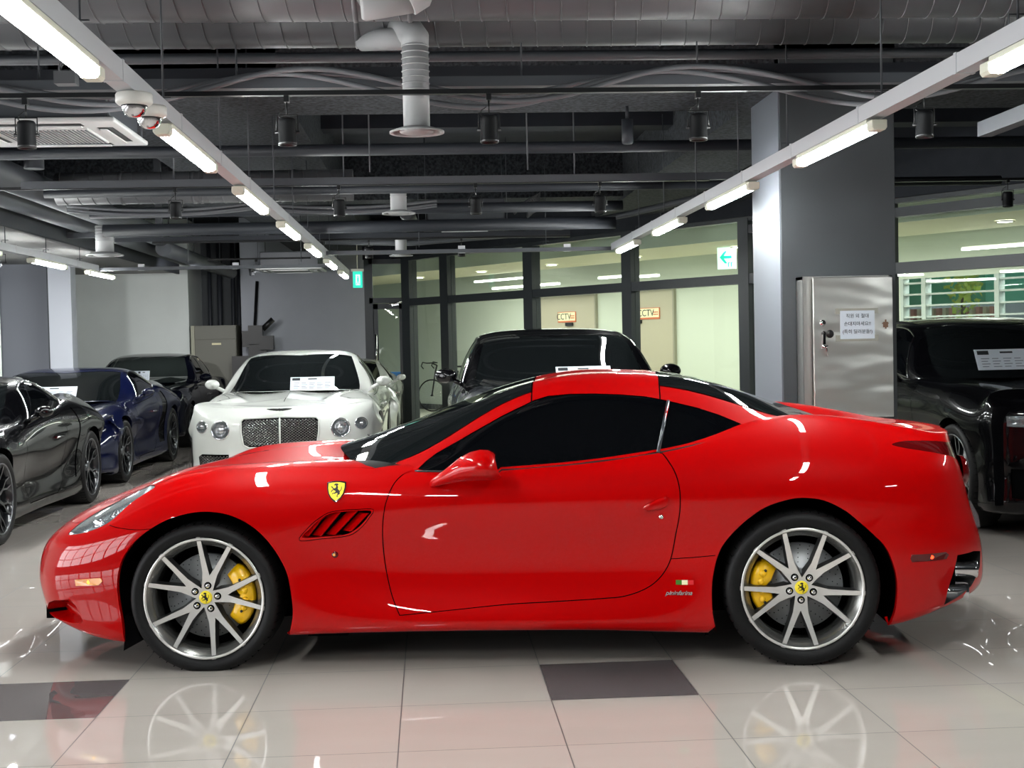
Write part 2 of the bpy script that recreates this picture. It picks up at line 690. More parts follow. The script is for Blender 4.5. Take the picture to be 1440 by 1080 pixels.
# darker, smoother panels in the recesses between the beams
for (x0, y0, x1, y1) in ((-.93, 9.42, 2.28, 15.4), (-.93, 16.2, 2.28, 23.2), (3.08, 9.42, 7.4, 13.0), (-6.2, 9.42, -2.35, 15.4)):
    sbox('trim_%d' % (len([o for o in COL.objects if o.name.startswith('trim_')]) + 1), (x0, y0, 3.60), (x1, y1, 3.72), CEILS)

# --- walls
A0 = Vector((-.4, 22.8, 0))
B0 = Vector((5.9, 12.95, 0))
PD = (B0 - A0).normalized()
PN = Vector((-PD.y, PD.x, 0))
PM = Matrix(((PD.x, PN.x, 0, A0.x), (PD.y, PN.y, 0, A0.y), (0, 0, 1, 0), (0, 0, 0, 1)))   # local: x along glazing, y into corridor


def pbox(name, a, b, m, parent=None, kind='structure'):
    o = MB().box(a, b, 0, PM).build(name, m, parent)
    if parent is None and kind:
        o['kind'] = kind
    return o


sbox('wall_back', (-3.28, 23.75, 0), (-1.08, 23.9, 3.72), WALLG)
sbox('wall_back_white', (-7.3, 23.8, 0), (-4.2, 24.0, 3.72), WALLW)
sbox('wall_recess', (-4.4, 25.2, 0), (-3.1, 25.35, 3.72), WALLD)
sbox('wall_recess_left', (-4.3, 24.0, 0), (-4.2, 25.3, 3.72), WALLW)
sbox('wall_recess_right', (-3.28, 23.9, 0), (-3.18, 25.3, 3.72), WALLD)
sbox('wall_left_panel', (-6.35, 18.3, 0), (-4.87, 18.5, 3.72), mat('mid_grey_wall_paint', rgb(112, 116, 124), .7))
sbox('wall_left_white', (-9, 17.0, 0), (-5.38, 17.2, 3.72), WALLW)
sbox('wall_left', (-9.1, 8.2, 0), (-8.9, 26, 3.72), WALLW)
sbox('wall_left_near', (-9.1, -6, 0), (-8.9, -2.2, 3.72), WALLW)
sbox('wall_left_sill', (-9.1, -2.2, 0), (-8.9, 8.2, .38), WALLD)
sbox('wall_left_head', (-9.1, -2.2, 2.85), (-8.9, 8.2, 3.72), WALLD)
sbox('wall_front', (-9, -5.25, 0), (9, -5.05, 3.72), mat('black_wall_paint', rgb(30, 32, 35), .7))
sbox('wall_left_far', (-7.5, 18.4, 0), (-7.3, 24, 3.72), WALLW)
pl = MB()
pl.box((-4.93, 17.75, 0), (-4.64, 18.0, 3.72), 0)
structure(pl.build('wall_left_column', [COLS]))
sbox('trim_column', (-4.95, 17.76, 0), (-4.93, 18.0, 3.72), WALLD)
sbox('wall_right', (8.9, -6, 0), (9.1, 11.5, 3.72), WALLD)
# free standing concrete column in the middle of the showroom
pm = MB()
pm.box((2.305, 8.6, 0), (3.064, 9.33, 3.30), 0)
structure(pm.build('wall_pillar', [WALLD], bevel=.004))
sbox('trim_pillar_side', (2.297, 8.606, 0), (2.305, 9.325, 3.06), mat('pillar_side_tone', rgb(96, 100, 108), 0.45))  # paler tone on the left face of the pillar

# left bulkhead (boxed drop ceiling) with its dark face
sbox('ceiling_bulkhead', (-8.9, 11.2, 2.62), (-3.87, 21.0, 2.66), mat('bulkhead_board', rgb(150, 150, 148), 0.7))
sbox('ceiling_bulkhead_face', (-3.87, 11.2, 2.60), (-3.83, 21.0, 2.88), PIPED)

# shop front on the photographer's left: posts and rails; the daylight comes through it
wf = MB()
for i in range(8):
    y = -2.2 + i * 1.486
    wf.box((-9.06, y - .05, .38), (-8.94, y + .05, 2.85), 0)
wf.box((-9.06, -2.2, 2.15), (-8.94, 8.2, 2.24), 0)
wf.box((-9.06, -2.2, .95), (-8.94, 8.2, 1.0), 0)
structure(wf.build('window_1', FRAME))
sbox('ground_outside', (-40, -20, -.2), (-9.2, 20, -.05), mat('street', rgb(150, 150, 148), .9))

# --- glazed partition towards the corridor
mulls = [(0, .25), (1.19, 1.42), (3.46, 3.68), (5.69, 5.88), (7.86, 8.03), (9.95, 10.12), (12.2, 12.4), (14.4, 14.6)]
gp_ = empty('window_2')
structure(gp_)
fr = MB()
for a, b in mulls:
    fr.box((a, -.06, 0), (b, .10, 2.88), 0, PM)
fr.box((.0, -.05, 2.09), (14.6, .09, 2.21), 0, PM)
fr.box((0, -.05, 2.85), (14.6, .09, 2.93), 0, PM)
fr.box((0, -.05, 0), (14.6, .09, .08), 0, PM)
fr.box((8.03, -.05, 2.70), (14.6, .09, 2.80), 0, PM)
fr.build('window_frame', FRAME, gp_)
for (a, b), (c_, d_) in zip(mulls[:-1], mulls[1:]):
    q = MB()
    q.box((b, .01, .08), (c_, .022, 2.09), 0, PM)
    q.box((b, .01, 2.21), (c_, .022, 2.85), 0, PM)
    q.build('pane', PANE, gp_)
pbox('wall_partition_head', (-.7, -.10, 2.90), (15, .12, 3.72), CEILS)
# door bay at the far left end of the glazing
db = empty('door_1')
structure(db)
q = MB()
q.box((-1.08, 22.9, 0), (-.94, 23.05, 2.9), 0)
q.box((-1.0, 22.9, 2.15), (-.35, 23.05, 2.24), 0)
q.box((-1.0, 22.9, 2.82), (-.35, 23.05, 2.9), 0)
q.build('door_frame', FRAME, db)
q = MB()
q.box((-.94, 22.93, .0), (-.86, 23.0, 2.14), 0)
q.box((-.50, 22.93, .0), (-.42, 23.0, 2.14), 0)
q.box((-.94, 22.93, 2.05), (-.42, 23.0, 2.14), 0)
q.box((-.94, 22.93, 0), (-.42, 23.0, .12), 0)
q.build('door_leaf', FRAME, db)
q = MB()
q.box((-.86, 22.96, .12), (-.50, 22.97, 2.05))
q.box((-.94, 22.96, 2.24), (-.35, 22.97, 2.82))
q.build('pane', PANE, db)
q = MB()
q.tube([(-.9, 22.85, .9), (-.9, 22.85, 1.62)], .018, 10)
q.build('door_handle', CHR, db)
q = MB()
q.box((-.62, 22.84, 2.10), (-.50, 22.9, 2.15))
q.tube([(-.56, 22.86, 2.14), (-.66, 22.80, 2.13), (-.44, 22.88, 2.17)], .012, 8)
q.build('door_closer', CHR, db)
sbox('wall_over_door', (-1.1, 22.95, 2.9), (-.3, 23.1, 3.72), CEILS)

# --- corridor behind the glass
pbox('floor_corridor', (-9, .1, -.02), (16, 6, .004), CORF)
wins = MB()
# far wall with an opening for the street window at the right
WX0, WX1, WZ0, WZ1 = 7.22, 11.6, .95, 2.22
wins.box((-9, 3.9, 0), (WX0, 4.0, 3.3), 0, PM)
wins.box((WX0, 3.9, 0), (WX1, 4.0, WZ0), 0, PM)
wins.box((WX0, 3.9, WZ1), (WX1, 4.0, 3.3), 0, PM)
wins.box((WX1, 3.9, 0), (16, 4.0, 3.3), 0, PM)
structure(wins.build('wall_corridor', CORW))
pbox('baseboard_corridor', (-9, 3.87, 0), (16, 3.9, .12), WALLD)
pbox('ceiling_corridor', (-9, 1.0, 2.74), (16, 2.85, 2.80), CORC)
pbox('ceiling_corridor_cove', (-9, .1, 3.14), (16, 4.2, 3.2), CORW)
pbox('wall_corridor_end', (-9.1, .1, 0), (-9.0, 4.0, 3.2), CORW)
pbox('trim_corridor_cove', (-9, .98, 2.74), (16, 1.0, 3.14), CORW)
pbox('trim_corridor_cove_far', (-9, 2.85, 2.74), (16, 2.87, 3.14), CORW)
w3 = empty('window_3')
structure(w3)
q = MB()
for x in (WX0, WX0 + .36, 8.75, 9.95, 11.5):
    q.box((x, 3.88, WZ0), (x + (.07 if x != WX0 else .05), 4.02, WZ1), 0, PM)
for z in (WZ0, 1.52, 1.66, 1.82, 1.98, 2.14):
    q.box((WX0, 3.90, z), (WX1, 4.02, z + .025), 0, PM)
q.build('window_frame', mat('pale_frame', rgb(176, 184, 178), .5), w3)
q = MB()
q.box((WX0, 3.95, WZ0), (WX1, 3.96, WZ1), 0, PM)
q.build('pane', PANE, w3)
for i, (a, b) in enumerate(((-1.34, .40), (1.48, 2.50))):
    e = empty('door_%d' % (i + 2))
    structure(e)
    q = MB()
    q.box((a, 3.86, 0), (b, 3.90, 2.27), 0, PM)
    q.build('door_leaf', CORD, e)
    q = MB()
    for x0, x1, z0, z1 in ((a - .05, a, 0, 2.32), (b, b + .04, 0, 2.32), (a, b, 2.27, 2.32)):
        q.box((x0, 3.84, z0), (x1, 3.90, z1), 0, PM)
    q.build('door_frame', mat('door_frame_paint', rgb(150, 146, 128), .5) if i == 0 else MATS['door_frame_paint'], e)
    q = MB()
    q.box((a + .02 if i else a + .9, 3.82, 1.72), ((a + .02 if i else a + .9) + .2, 3.86, 1.78), 0, PM)
    q.build('door_number_plate', PLAS, e)
# street beyond the corridor window
pbox('ground_street', (0, 4.1, -.3), (30, 30, -.1), MATS['street'])


def day(name, col, s):
    return mat(name, rgb(*col), .8, emit=None)


def outdoor(name, a, b, m, label, cat):
    o = MB().box(a, b, 0, PM).build(name, m)
    tag(o, label, cat)
    return o


outdoor('green_awning', (2.6, 7.5, 1.93), (6.15, 9.0, 2.50), mat('hazed_awning_green', rgb(110, 200, 165), .7), 'green shopfront fascia across the street, seen through the corridor window', 'awning')  # green paled to hold the whitish reflections on the glass
outdoor('white_building', (-8, 12, 0), (20, 16, 3.2), mat('pale_render', rgb(215, 220, 222), .8), 'pale building across the street seen through the right corridor window', 'building')
q = MB()
for i in range(26):
    x = 3.2 + i * .13
    q.box((x, 7.35, .9), (x + .065, 7.5, 1.86), i % 2, PM)
tag(q.build('market_stall', [mat('stall_red', rgb(215, 150, 140), .7), mat('stall_cream', rgb(226, 214, 190), .7)]), 'red and cream striped stall under the green fascia across the street', 'stall')
bm_ = bmesh.new()
rnd = random.Random(4)
for i in range(150):
    c_ = PM @ Vector((6.35 + rnd.gauss(0, .12), 6.6 + rnd.gauss(0, .12), 2.15 + rnd.gauss(0, .22)))
    d1 = Vector((rnd.uniform(-1, 1), rnd.uniform(-1, 1), rnd.uniform(-1, 1))) * .06
    d2 = Vector((rnd.uniform(-1, 1), rnd.uniform(-1, 1), rnd.uniform(-1, 1))) * .06
    bm_.faces.new([bm_.verts.new(c_ - d1), bm_.verts.new(c_ + d2), bm_.verts.new(c_ + d1), bm_.verts.new(c_ - d2)])
me = bpy.data.meshes.new('foliage')
bm_.to_mesh(me)
bm_.free()
tr_ = empty('street_tree', PM @ Vector((6.35, 6.6, 0)))
tag(tr_, 'small leafy tree outside the corridor window, in front of the green fascia', 'tree')
fo = newobj('foliage', me, mat('leaf_green', rgb(205, 225, 110), .7), tr_)
fo.location = -tr_.location
MB().tube([(0, 0, 0), (0, 0, 2)], .04, 8).build('trunk', mat('bark', rgb(100, 85, 70), .8), tr_)
area_light('daylight_street', PM @ Vector((9.5, 4.5, 3.2)), (math.radians(-70), 0, math.atan2(PD.y, PD.x)), 5, 2, 260)
area_light('corridor_light', PM @ Vector((3.5, 2.2, 2.70)), (0, 0, math.atan2(PD.y, PD.x)), 13, .5, 330, (1.0, 1.0, .93))

# added spot beams, put in to brighten the back walls
def wash(loc, target, power, size=1.1):
    l = bpy.data.lights.new('added_wash_beam', 'SPOT')
    l.energy = power
    l.spot_size = size
    l.spot_blend = .9
    l.shadow_soft_size = .05
    o = bpy.data.objects.new('added_wash_beam', l)
    COL.objects.link(o)
    o.location = loc
    o.rotation_euler = (Vector(target) - Vector(loc)).to_track_quat('-Z', 'Y').to_euler()


wash((-4.1, 12.9, 2.25), (-5.6, 23.8, 1.5), 700, .75)
wash((-2.30, 18.4, 2.42), (-2.2, 23.8, 1.6), 130, 1.3)
wash((-3.2, 18.7, 2.45), (-5.5, 23.8, 1.7), 190, 1.2)
# ================================================================== car helpers


def flipb(mb, name, m=None, parent=None, **k):
    """build an MB modelled in car space (s, y outward on the near side, z)"""
    mb.v = [(x, -y, z) for x, y, z in mb.v]
    return mb.build(name, m, parent, **k)


def car_mesh(name, P, N, T, m, parent):
    P = P * [1, -1, 1]
    N = N * [1, -1, 1]
    return mesh_from(name, P, N, T[:, [0, 2, 1]], m, parent)


def make_wheel(R, rim, width, style, parent, name='wheel', phase=0.0, side=1, caliper=None, tyre_m=None, seg=72, loc=(0, 0, 0), hub_badge=None, disc_r=0.19):
    """axis y, outer face at y=0 (rim lip), style: dict(kind=..., n=..)"""
    root = empty(name, (0, 0, 0), 0, parent)
    fm, sm, bm_ = style.get('face', ALU), style.get('side', SPS), style.get('barrel', ALUG)
    t = MB()
    w = width
    prof = [(rim + .002, -.004), (rim + .012, .004), (rim + .03, .012), (R - .022, .011), (R - .007, -.002), (R, -.022), (R + .0005, -w / 2), (R, -w + .03), (R - .02, -w - .005), (rim + .02, -w - .01), (rim - .01, -w)]
    t.lathe(prof, seg, 0, 'y')
    n = 56
    for k in range(n):           # tread blocks on the shoulder
        a = 2 * math.pi * k / n
        c, s_ = math.cos(a), math.sin(a)
        mt = Matrix(((c, 0, s_, 0), (0, 1, 0, 0), (-s_, 0, c, 0), (0, 0, 0, 1)))
        t.box((-.0012, -.055, R - .012), (.0012, -.006, R + .0012), 1, mt)
    flipb(t, 'tyre', [RUB, VOID], root)
    b = MB()
    b.lathe([(rim, -.006), (rim, .002), (rim - .007, .002), (rim - .011, -.003), (rim - .034, -.022), (rim - .040, -.05), (rim - .043, -w + .02), (rim, -w + .01)], seg, 0, 'y')
    flipb(b, 'rim_barrel', bm_, root)
    lip = MB()
    lip.lathe([(rim + .001, .0005), (rim, .004), (rim - .008, .004), (rim - .011, -.001)], seg, 0, 'y')
    flipb(lip, 'rim_lip', fm, root)
    sp = MB()
    kind = style['kind']
    if kind == 'y':
        N_ = style['n']
        path = style.get('path', [(.026, 0.0, .050, -.034), (.075, .0095, .040, -.033), (.115, .0215, .027, -.029), (.18, .0455, .0215, -.018), (rim - .006, .076, .0185, -.002)])
        for k in range(N_):
            ac = phase + 2 * math.pi * k / N_
            for sg in (-1, 1):
                rows = []
                for i, (r, l, ww, d) in enumerate(path):
                    i0, i1 = max(i - 1, 0), min(i + 1, len(path) - 1)
                    tx, ty = path[i1][0] - path[i0][0], (path[i1][1] - path[i0][1]) * sg
                    L = math.hypot(tx, ty)
                    nx, ny = -ty / L, tx / L
                    row = []
                    for q, dd in ((-.5, 0), (.5, 0), (.78, -.042), (-.78, -.042)):
                        px, py = r + nx * ww * q, l * sg + ny * ww * q
                        # radial px, lateral py ; angle ac from +z toward +s
                        s_ = px * math.sin(ac) + py * math.cos(ac)
                        z_ = px * math.cos(ac) - py * math.sin(ac)
                        row.append((s_, d + dd, z_))
                    rows.append(row)
                vs = [p for r_ in rows for p in r_]
                m_ = len(rows)
                fs = [(4 * i, 4 * i + 1, 4 * i + 5, 4 * i + 4) for i in range(m_ - 1)]
                sp.add(vs, fs, 0)
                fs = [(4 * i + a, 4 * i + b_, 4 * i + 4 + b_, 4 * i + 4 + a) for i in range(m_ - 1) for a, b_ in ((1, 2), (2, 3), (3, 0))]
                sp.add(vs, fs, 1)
        sp.lathe([(.0, -.036), (.03, -.034), (.045, -.034), (.05, -.06), (.05, -.10)], 40, 0, 'y')
    else:
        # thin branching spokes
        N_ = style['n']
        for k in range(N_):
            ac = phase + 2 * math.pi * k / N_
            for (pts) in ([(.03, 0, .03), (.14, 0.0, .02)], [(.13, 0.0, .018), (rim * .72, .035, .014), (rim - .008, .035, .012)], [(.13, 0.0, .018), (rim * .72, -.035, .014), (rim - .008, -.035, .012)]):
                rows = []
                for i, (r, l, ww) in enumerate(pts):
                    row = []
                    d = -.035 + .033 * (r / rim) ** 2
                    for q, dd in ((-.5, 0), (.5, 0), (.6, -.03), (-.6, -.03)):
                        px, py = r, l + ww * q
                        row.append((px * math.sin(ac) + py * math.cos(ac), d + dd, px * math.cos(ac) - py * math.sin(ac)))
                    rows.append(row)
                vs = [p for r_ in rows for p in r_]
                m_ = len(rows)
                sp.add(vs, [(4 * i, 4 * i + 1, 4 * i + 5, 4 * i + 4) for i in range(m_ - 1)], 0)
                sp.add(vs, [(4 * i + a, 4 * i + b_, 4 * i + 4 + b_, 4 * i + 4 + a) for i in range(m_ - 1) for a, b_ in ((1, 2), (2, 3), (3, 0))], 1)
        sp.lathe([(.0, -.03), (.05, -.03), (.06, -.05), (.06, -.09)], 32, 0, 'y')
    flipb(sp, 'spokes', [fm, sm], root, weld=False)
    if style.get('lugs', True):
        lg = MB()
        for k in range(5):
            ac = phase + 2 * math.pi * k / 5
            o = (.0545 * math.sin(ac), 0, .0545 * math.cos(ac))
            lg.lathe([(0, -.0315), (.0165, -.0315), (.0165, -.036)], 20, 1, 'y', o)
            lg.lathe([(0, -.019), (.005, -.0195), (.009, -.022), (.0115, -.034)], 16, 0, 'y', o)
        flipb(lg, 'lug_nuts', [CHR, VOID], root)
    if hub_badge:
        cp = MB()
        cp.lathe([(0, -.024), (.024, -.0245), (.0285, -.027), (.03, -.034)], 32, 0, 'y')
        c = flipb(cp, 'centre_cap', [hub_badge], root)
        c['label'] = 'yellow wheel centre cap'
        h = MB()
        horse(h, .00048, 0, 0, -.0236, phase=0)
        flipb(h, 'horse_emblem', INKB, c)
    # brake
    d = MB()
    d.lathe([(.06, -.055), (.075, -.075), (.085, -.085), (disc_r, -.085), (disc_r, -.115), (.08, -.115)], 56, 0, 'y')
    for rr in (.105, .125, .145, .165, .18):
        nn = int(rr * 150)
        for k in range(nn):
            a = 2 * math.pi * (k + rr * 37) / nn
            d.lathe([(0, -.0845), (.0026, -.0845)], 6, 1, 'y', (rr * math.cos(a), 0, rr * math.sin(a)), smooth=False)
    flipb(d, 'brake_disc', [DISC, VOID], root, weld=False)
    bk = MB()
    bk.lathe([(0, -.125), (rim - .03, -.125), (rim - .03, -.14)], 40, 0, 'y')
    flipb(bk, 'backing_plate', VOID, root)
    if caliper:
        a0, a1 = caliper
        c = MB()
        ns = 14
        rows = []
        for i in range(ns + 1):
            t_ = i / ns
            a = a0 + (a1 - a0) * t_
            e = math.sin(math.pi * t_) ** .35 if 0 < t_ < 1 else 0.25
            mid = 1 - .45 * math.exp(-((t_ - .5) / .09) ** 2)
            ro = .150 + (.222 - .150) * (.55 + .45 * e) * (1 if abs(t_ - .5) > .12 else .97)
            ri = .150 - .020 + (1 - mid) * .045
            yo = -.040 - .028 * (1 - e) - .01 * (1 - mid)
            row = []
            for r, y in ((ri, yo - .012), (ri + .008, yo), (ro - .012, yo + .003), (ro, yo - .012), (ro, -.13), (ri, -.13)):
                row.append((r * math.sin(a), y, r * math.cos(a)))
            rows.append(row)
        vs = [p for r_ in rows for p in r_]
        fs = [(6 * i + k, 6 * i + (k + 1) % 6, 6 * i + 6 + (k + 1) % 6, 6 * i + 6 + k) for i in range(ns) for k in range(6)]
        c.add(vs, fs, 0, True)
        c.add(rows[0], [tuple(range(6))])
        c.add(rows[-1], [tuple(range(6))])
        am = (a0 + a1) / 2
        for da in (-.32, -.12, .12, .32):
            r = .178
            c.lathe([(0, -.032), (.013, -.034), (.016, -.045)], 16, 0, 'y', (r * math.sin(am + da), 0, r * math.cos(am + da)))
        for da in (-.42, .42):
            r = .172
            c.lathe([(0, -.033), (.006, -.033), (.006, -.05)], 10, 1, 'y', (r * math.sin(am + da), 0, r * math.cos(am + da)))
        o = flipb(c, 'brake_caliper', [YEL, PLAS], root)
        o['label'] = 'yellow brake caliper'
    root.location = (loc[0], -loc[1], loc[2])
    if side < 0:
        root.rotation_euler = (0, 0, math.pi)
    return root


HORSE = [(40, 96), (46, 100), (50, 97), (56, 99), (61, 94), (64, 88), (60, 86), (57, 84), (60, 78), (62, 70), (60, 62), (64, 55), (70, 50), (72, 44), (78, 52), (82, 62), (81, 72), (85, 80), (86, 70), (87, 60), (82, 48), (76, 40), (74, 34), (77, 27), (73, 21), (64, 17), (60, 9), (66, 3), (58, 2), (55, 9), (58, 19), (62, 26), (56, 31), (50, 30), (42, 26), (30, 27), (27, 21), (23, 24), (27, 31), (38, 33), (46, 38), (45, 46), (38, 50), (30, 52), (24, 46), (20, 38), (15, 36), (17, 44), (22, 55), (32, 57), (26, 62), (20, 70), (14, 74), (16, 80), (23, 78), (30, 68), (40, 64), (46, 70), (48, 80), (44, 86), (36, 84), (32, 88)]


def horse(mb, k, cs, cz, y, phase=0, th=.0006, fs=None):
    """prancing horse silhouette, triangulated"""
    from mathutils.geometry import tessellate_polygon
    pts = [((x - 50) * k, (z - 50) * k) for x, z in HORSE]
    tri = tessellate_polygon([[Vector((a, b, 0)) for a, b in pts]])
    n = len(pts)
    vs = []
    for yy in (y, y + th):
        for a, b in pts:
            p = (cs + a, yy, cz + b)
            vs.append(fs(a, b, yy) if fs else p)
    f = [tuple(t) for t in tri] + [tuple(i + n for i in t) for t in tri] + [(i, (i + 1) % n, (i + 1) % n + n, i + n) for i in range(n)]
    mb.add(vs, f)


def arch_parts(parent, surf, uvline, depth, col, tag_='wheel_arch'):
    """painted return flange and black liner behind one wheel opening, both sides"""
    P = surf.ev(uvline[:, 0], uvline[:, 1])
    c = P[:, [0, 2]].mean(0)
    lo = P[:, 2].min()
    for sg in (1, -1):
        fl = MB()
        n = len(P)
        A_ = [(p[0], sg * p[1], p[2]) for p in P]
        B_ = [(p[0], sg * (p[1] - .03), p[2]) for p in P]
        fl.add(A_ + B_, [(i, i + 1, n + i + 1, n + i) for i in range(n - 1)], 0, True)
        flipb(fl, tag_ + '_flange', col, parent, recalc=False, weld=False)
        ln = MB()
        C_ = []
        D_ = []
        for p in P:
            d = np.array([p[0] - c[0], p[2] - .33])
            d = d / (np.linalg.norm(d) + 1e-6) * .008
            C_.append((p[0] + d[0], sg * (p[1] - .028), p[2] + max(d[1], 0)))
            D_.append((p[0] + d[0], sg * depth, p[2] + max(d[1], 0)))
        ln.add(C_ + D_, [(i, i + 1, n + i + 1, n + i) for i in range(n - 1)], 0, True)
        ln.add(D_, [tuple(range(n))])
        flipb(ln, 'wheel_well', VOID, parent, recalc=False, weld=False)


def uv_u_at(surf, s, v):
    lo, hi = surf.U[0], surf.U[-1]
    uu = np.linspace(lo, hi, 400)
    p = surf.ev(uu, np.full(400, v))[:, 0]
    return float(np.interp(s, p, uu))


def lamp_box(name, surf, uvloop, parent, side, depth=.05, label=None):
    """reflector bowl recessed behind a lens loop"""
    P = surf.ev(uvloop[:, 0], uvloop[:, 1])
    N = surf.normal(uvloop[:, 0], uvloop[:, 1])
    if N[:, 1].sum() < 0:
        N = -N
    c = P.mean(0)
    nm = N.mean(0)
    nm /= np.linalg.norm(nm)
    n = len(P)
    Q = c + (P - c) * .82 - nm * depth
    P2 = P - N * .004
    sg = side
    mb = MB()
    f = lambda X: [(x, sg * y, z) for x, y, z in X]
    mb.add(f(P2) + f(Q) + f([c - nm * depth * 1.1]), [(i, (i + 1) % n, n + (i + 1) % n, n + i) for i in range(n)] + [(n + i, n + (i + 1) % n, 2 * n) for i in range(n)], 0, True)
    return flipb(mb, name, LAMPIN if label is None else label, parent, recalc=False, weld=False)


# ================================================================== the red car
# ---- red coupe body: stations (front centre -> side -> rear centre), rows (under edge -> centre line); each (s, y, z)
FB_V = [0, .08, .18, .32, .50, .67, .82, 1.14, 1.60]
FB_U = [0, .34, .66, .95, 1.22, 1.62, 2.02, 2.47, 3.02, 3.52, 3.92, 4.28, 4.66, 4.93, 5.16, 5.50, 5.98]
FB = [
 [(-0.85,0,0.16),(-0.935,0,0.145),(-0.965,0,0.25),(-0.98,0,0.36),(-0.97,0,0.465),(-0.933,0,0.53),(-0.867,0,0.585),(-0.74,0,0.665),(-0.56,0,0.742)],
 [(-0.82,0.33,0.165),(-0.905,0.35,0.15),(-0.935,0.36,0.25),(-0.95,0.365,0.36),(-0.94,0.37,0.465),(-0.898,0.375,0.54),(-0.832,0.37,0.598),(-0.71,0.3,0.677),(-0.53,0,0.755)],
 [(-0.71,0.6,0.19),(-0.78,0.64,0.18),(-0.818,0.665,0.265),(-0.835,0.675,0.365),(-0.815,0.68,0.475),(-0.768,0.68,0.562),(-0.697,0.655,0.632),(-0.585,0.48,0.722),(-0.44,0,0.79)],
 [(-0.5625,0.74,0.165),(-0.6125,0.8,0.16),(-0.6375,0.825,0.26),(-0.6475,0.84,0.37),(-0.6292,0.845,0.49),(-0.5788,0.83,0.603),(-0.5037,0.775,0.7),(-0.405,0.53,0.775),(-0.31,0,0.832)],
 [(-0.38,0.8,0.14),(-0.4,0.885,0.13),(-0.41,0.912,0.26),(-0.412,0.922,0.39),(-0.4,0.92,0.53),(-0.37,0.89,0.675),(-0.3,0.79,0.797),(-0.21,0.51,0.832),(-0.15,0,0.868)],
 [(0,0.8,0.15),(0,0.91,0.14),(0,0.938,0.26),(0,0.948,0.4),(0,0.95,0.585),(0,0.92,0.765),(0,0.8,0.873),(0.02,0.5,0.872),(0.05,0,0.908)],
 [(0.4,0.8,0.165),(0.4,0.905,0.155),(0.4,0.935,0.25),(0.4,0.928,0.4),(0.4,0.925,0.585),(0.4,0.905,0.765),(0.4,0.8,0.882),(0.41,0.5,0.893),(0.43,0,0.944)],
 [(0.85,0.8,0.175),(0.85,0.905,0.163),(0.85,0.93,0.235),(0.85,0.895,0.36),(0.85,0.895,0.56),(0.85,0.915,0.745),(0.85,0.838,0.868),(0.85,0.5,0.9),(0.85,0,0.93)],
 [(1.4,0.8,0.175),(1.4,0.905,0.164),(1.4,0.932,0.225),(1.4,0.89,0.35),(1.4,0.893,0.56),(1.4,0.925,0.745),(1.4,0.862,0.876),(1.4,0.5,0.9),(1.4,0,0.93)],
 [(1.9,0.8,0.17),(1.9,0.905,0.156),(1.9,0.935,0.22),(1.9,0.905,0.35),(1.9,0.908,0.56),(1.9,0.945,0.76),(1.9,0.865,0.918),(1.9,0.5,0.93),(1.9,0,0.95)],
 [(2.3,0.8,0.16),(2.3,0.91,0.145),(2.3,0.94,0.24),(2.3,0.94,0.385),(2.3,0.945,0.6),(2.3,0.95,0.82),(2.3,0.83,0.992),(2.3,0.5,0.99),(2.3,0,0.99)],
 [(2.66,0.8,0.165),(2.66,0.915,0.15),(2.66,0.945,0.26),(2.66,0.953,0.42),(2.66,0.955,0.65),(2.66,0.94,0.86),(2.66,0.8,1.045),(2.66,0.5,1.021),(2.66,0,1.021)],
 [(3.04,0.8,0.185),(3.04,0.895,0.168),(3.04,0.925,0.28),(3.045,0.938,0.44),(3.045,0.935,0.65),(3.04,0.905,0.855),(3.04,0.765,1.008),(3.03,0.5,1.006),(3.02,0,1.014)],
 [(3.2605,0.7,0.24),(3.2975,0.8,0.225),(3.3105,0.84,0.31),(3.3128,0.862,0.46),(3.2945,0.862,0.66),(3.2778,0.84,0.845),(3.249,0.735,0.968),(3.2395,0.5,0.988),(3.24,0,0.996)],
 [(3.39,0.56,0.28),(3.47,0.63,0.263),(3.485,0.675,0.355),(3.47,0.7,0.49),(3.425,0.715,0.67),(3.39,0.715,0.83),(3.355,0.67,0.935),(3.37,0.47,0.985),(3.39,0,0.992)],
 [(3.45,0.32,0.3),(3.55,0.35,0.288),(3.57,0.37,0.38),(3.556,0.38,0.5),(3.495,0.39,0.68),(3.455,0.39,0.83),(3.435,0.38,0.925),(3.445,0.3,0.975),(3.47,0,0.983)],
 [(3.47,0,0.31),(3.57,0,0.31),(3.595,0,0.39),(3.583,0,0.51),(3.52,0,0.69),(3.475,0,0.83),(3.465,0,0.92),(3.48,0,0.968),(3.5,0,0.975)],
]
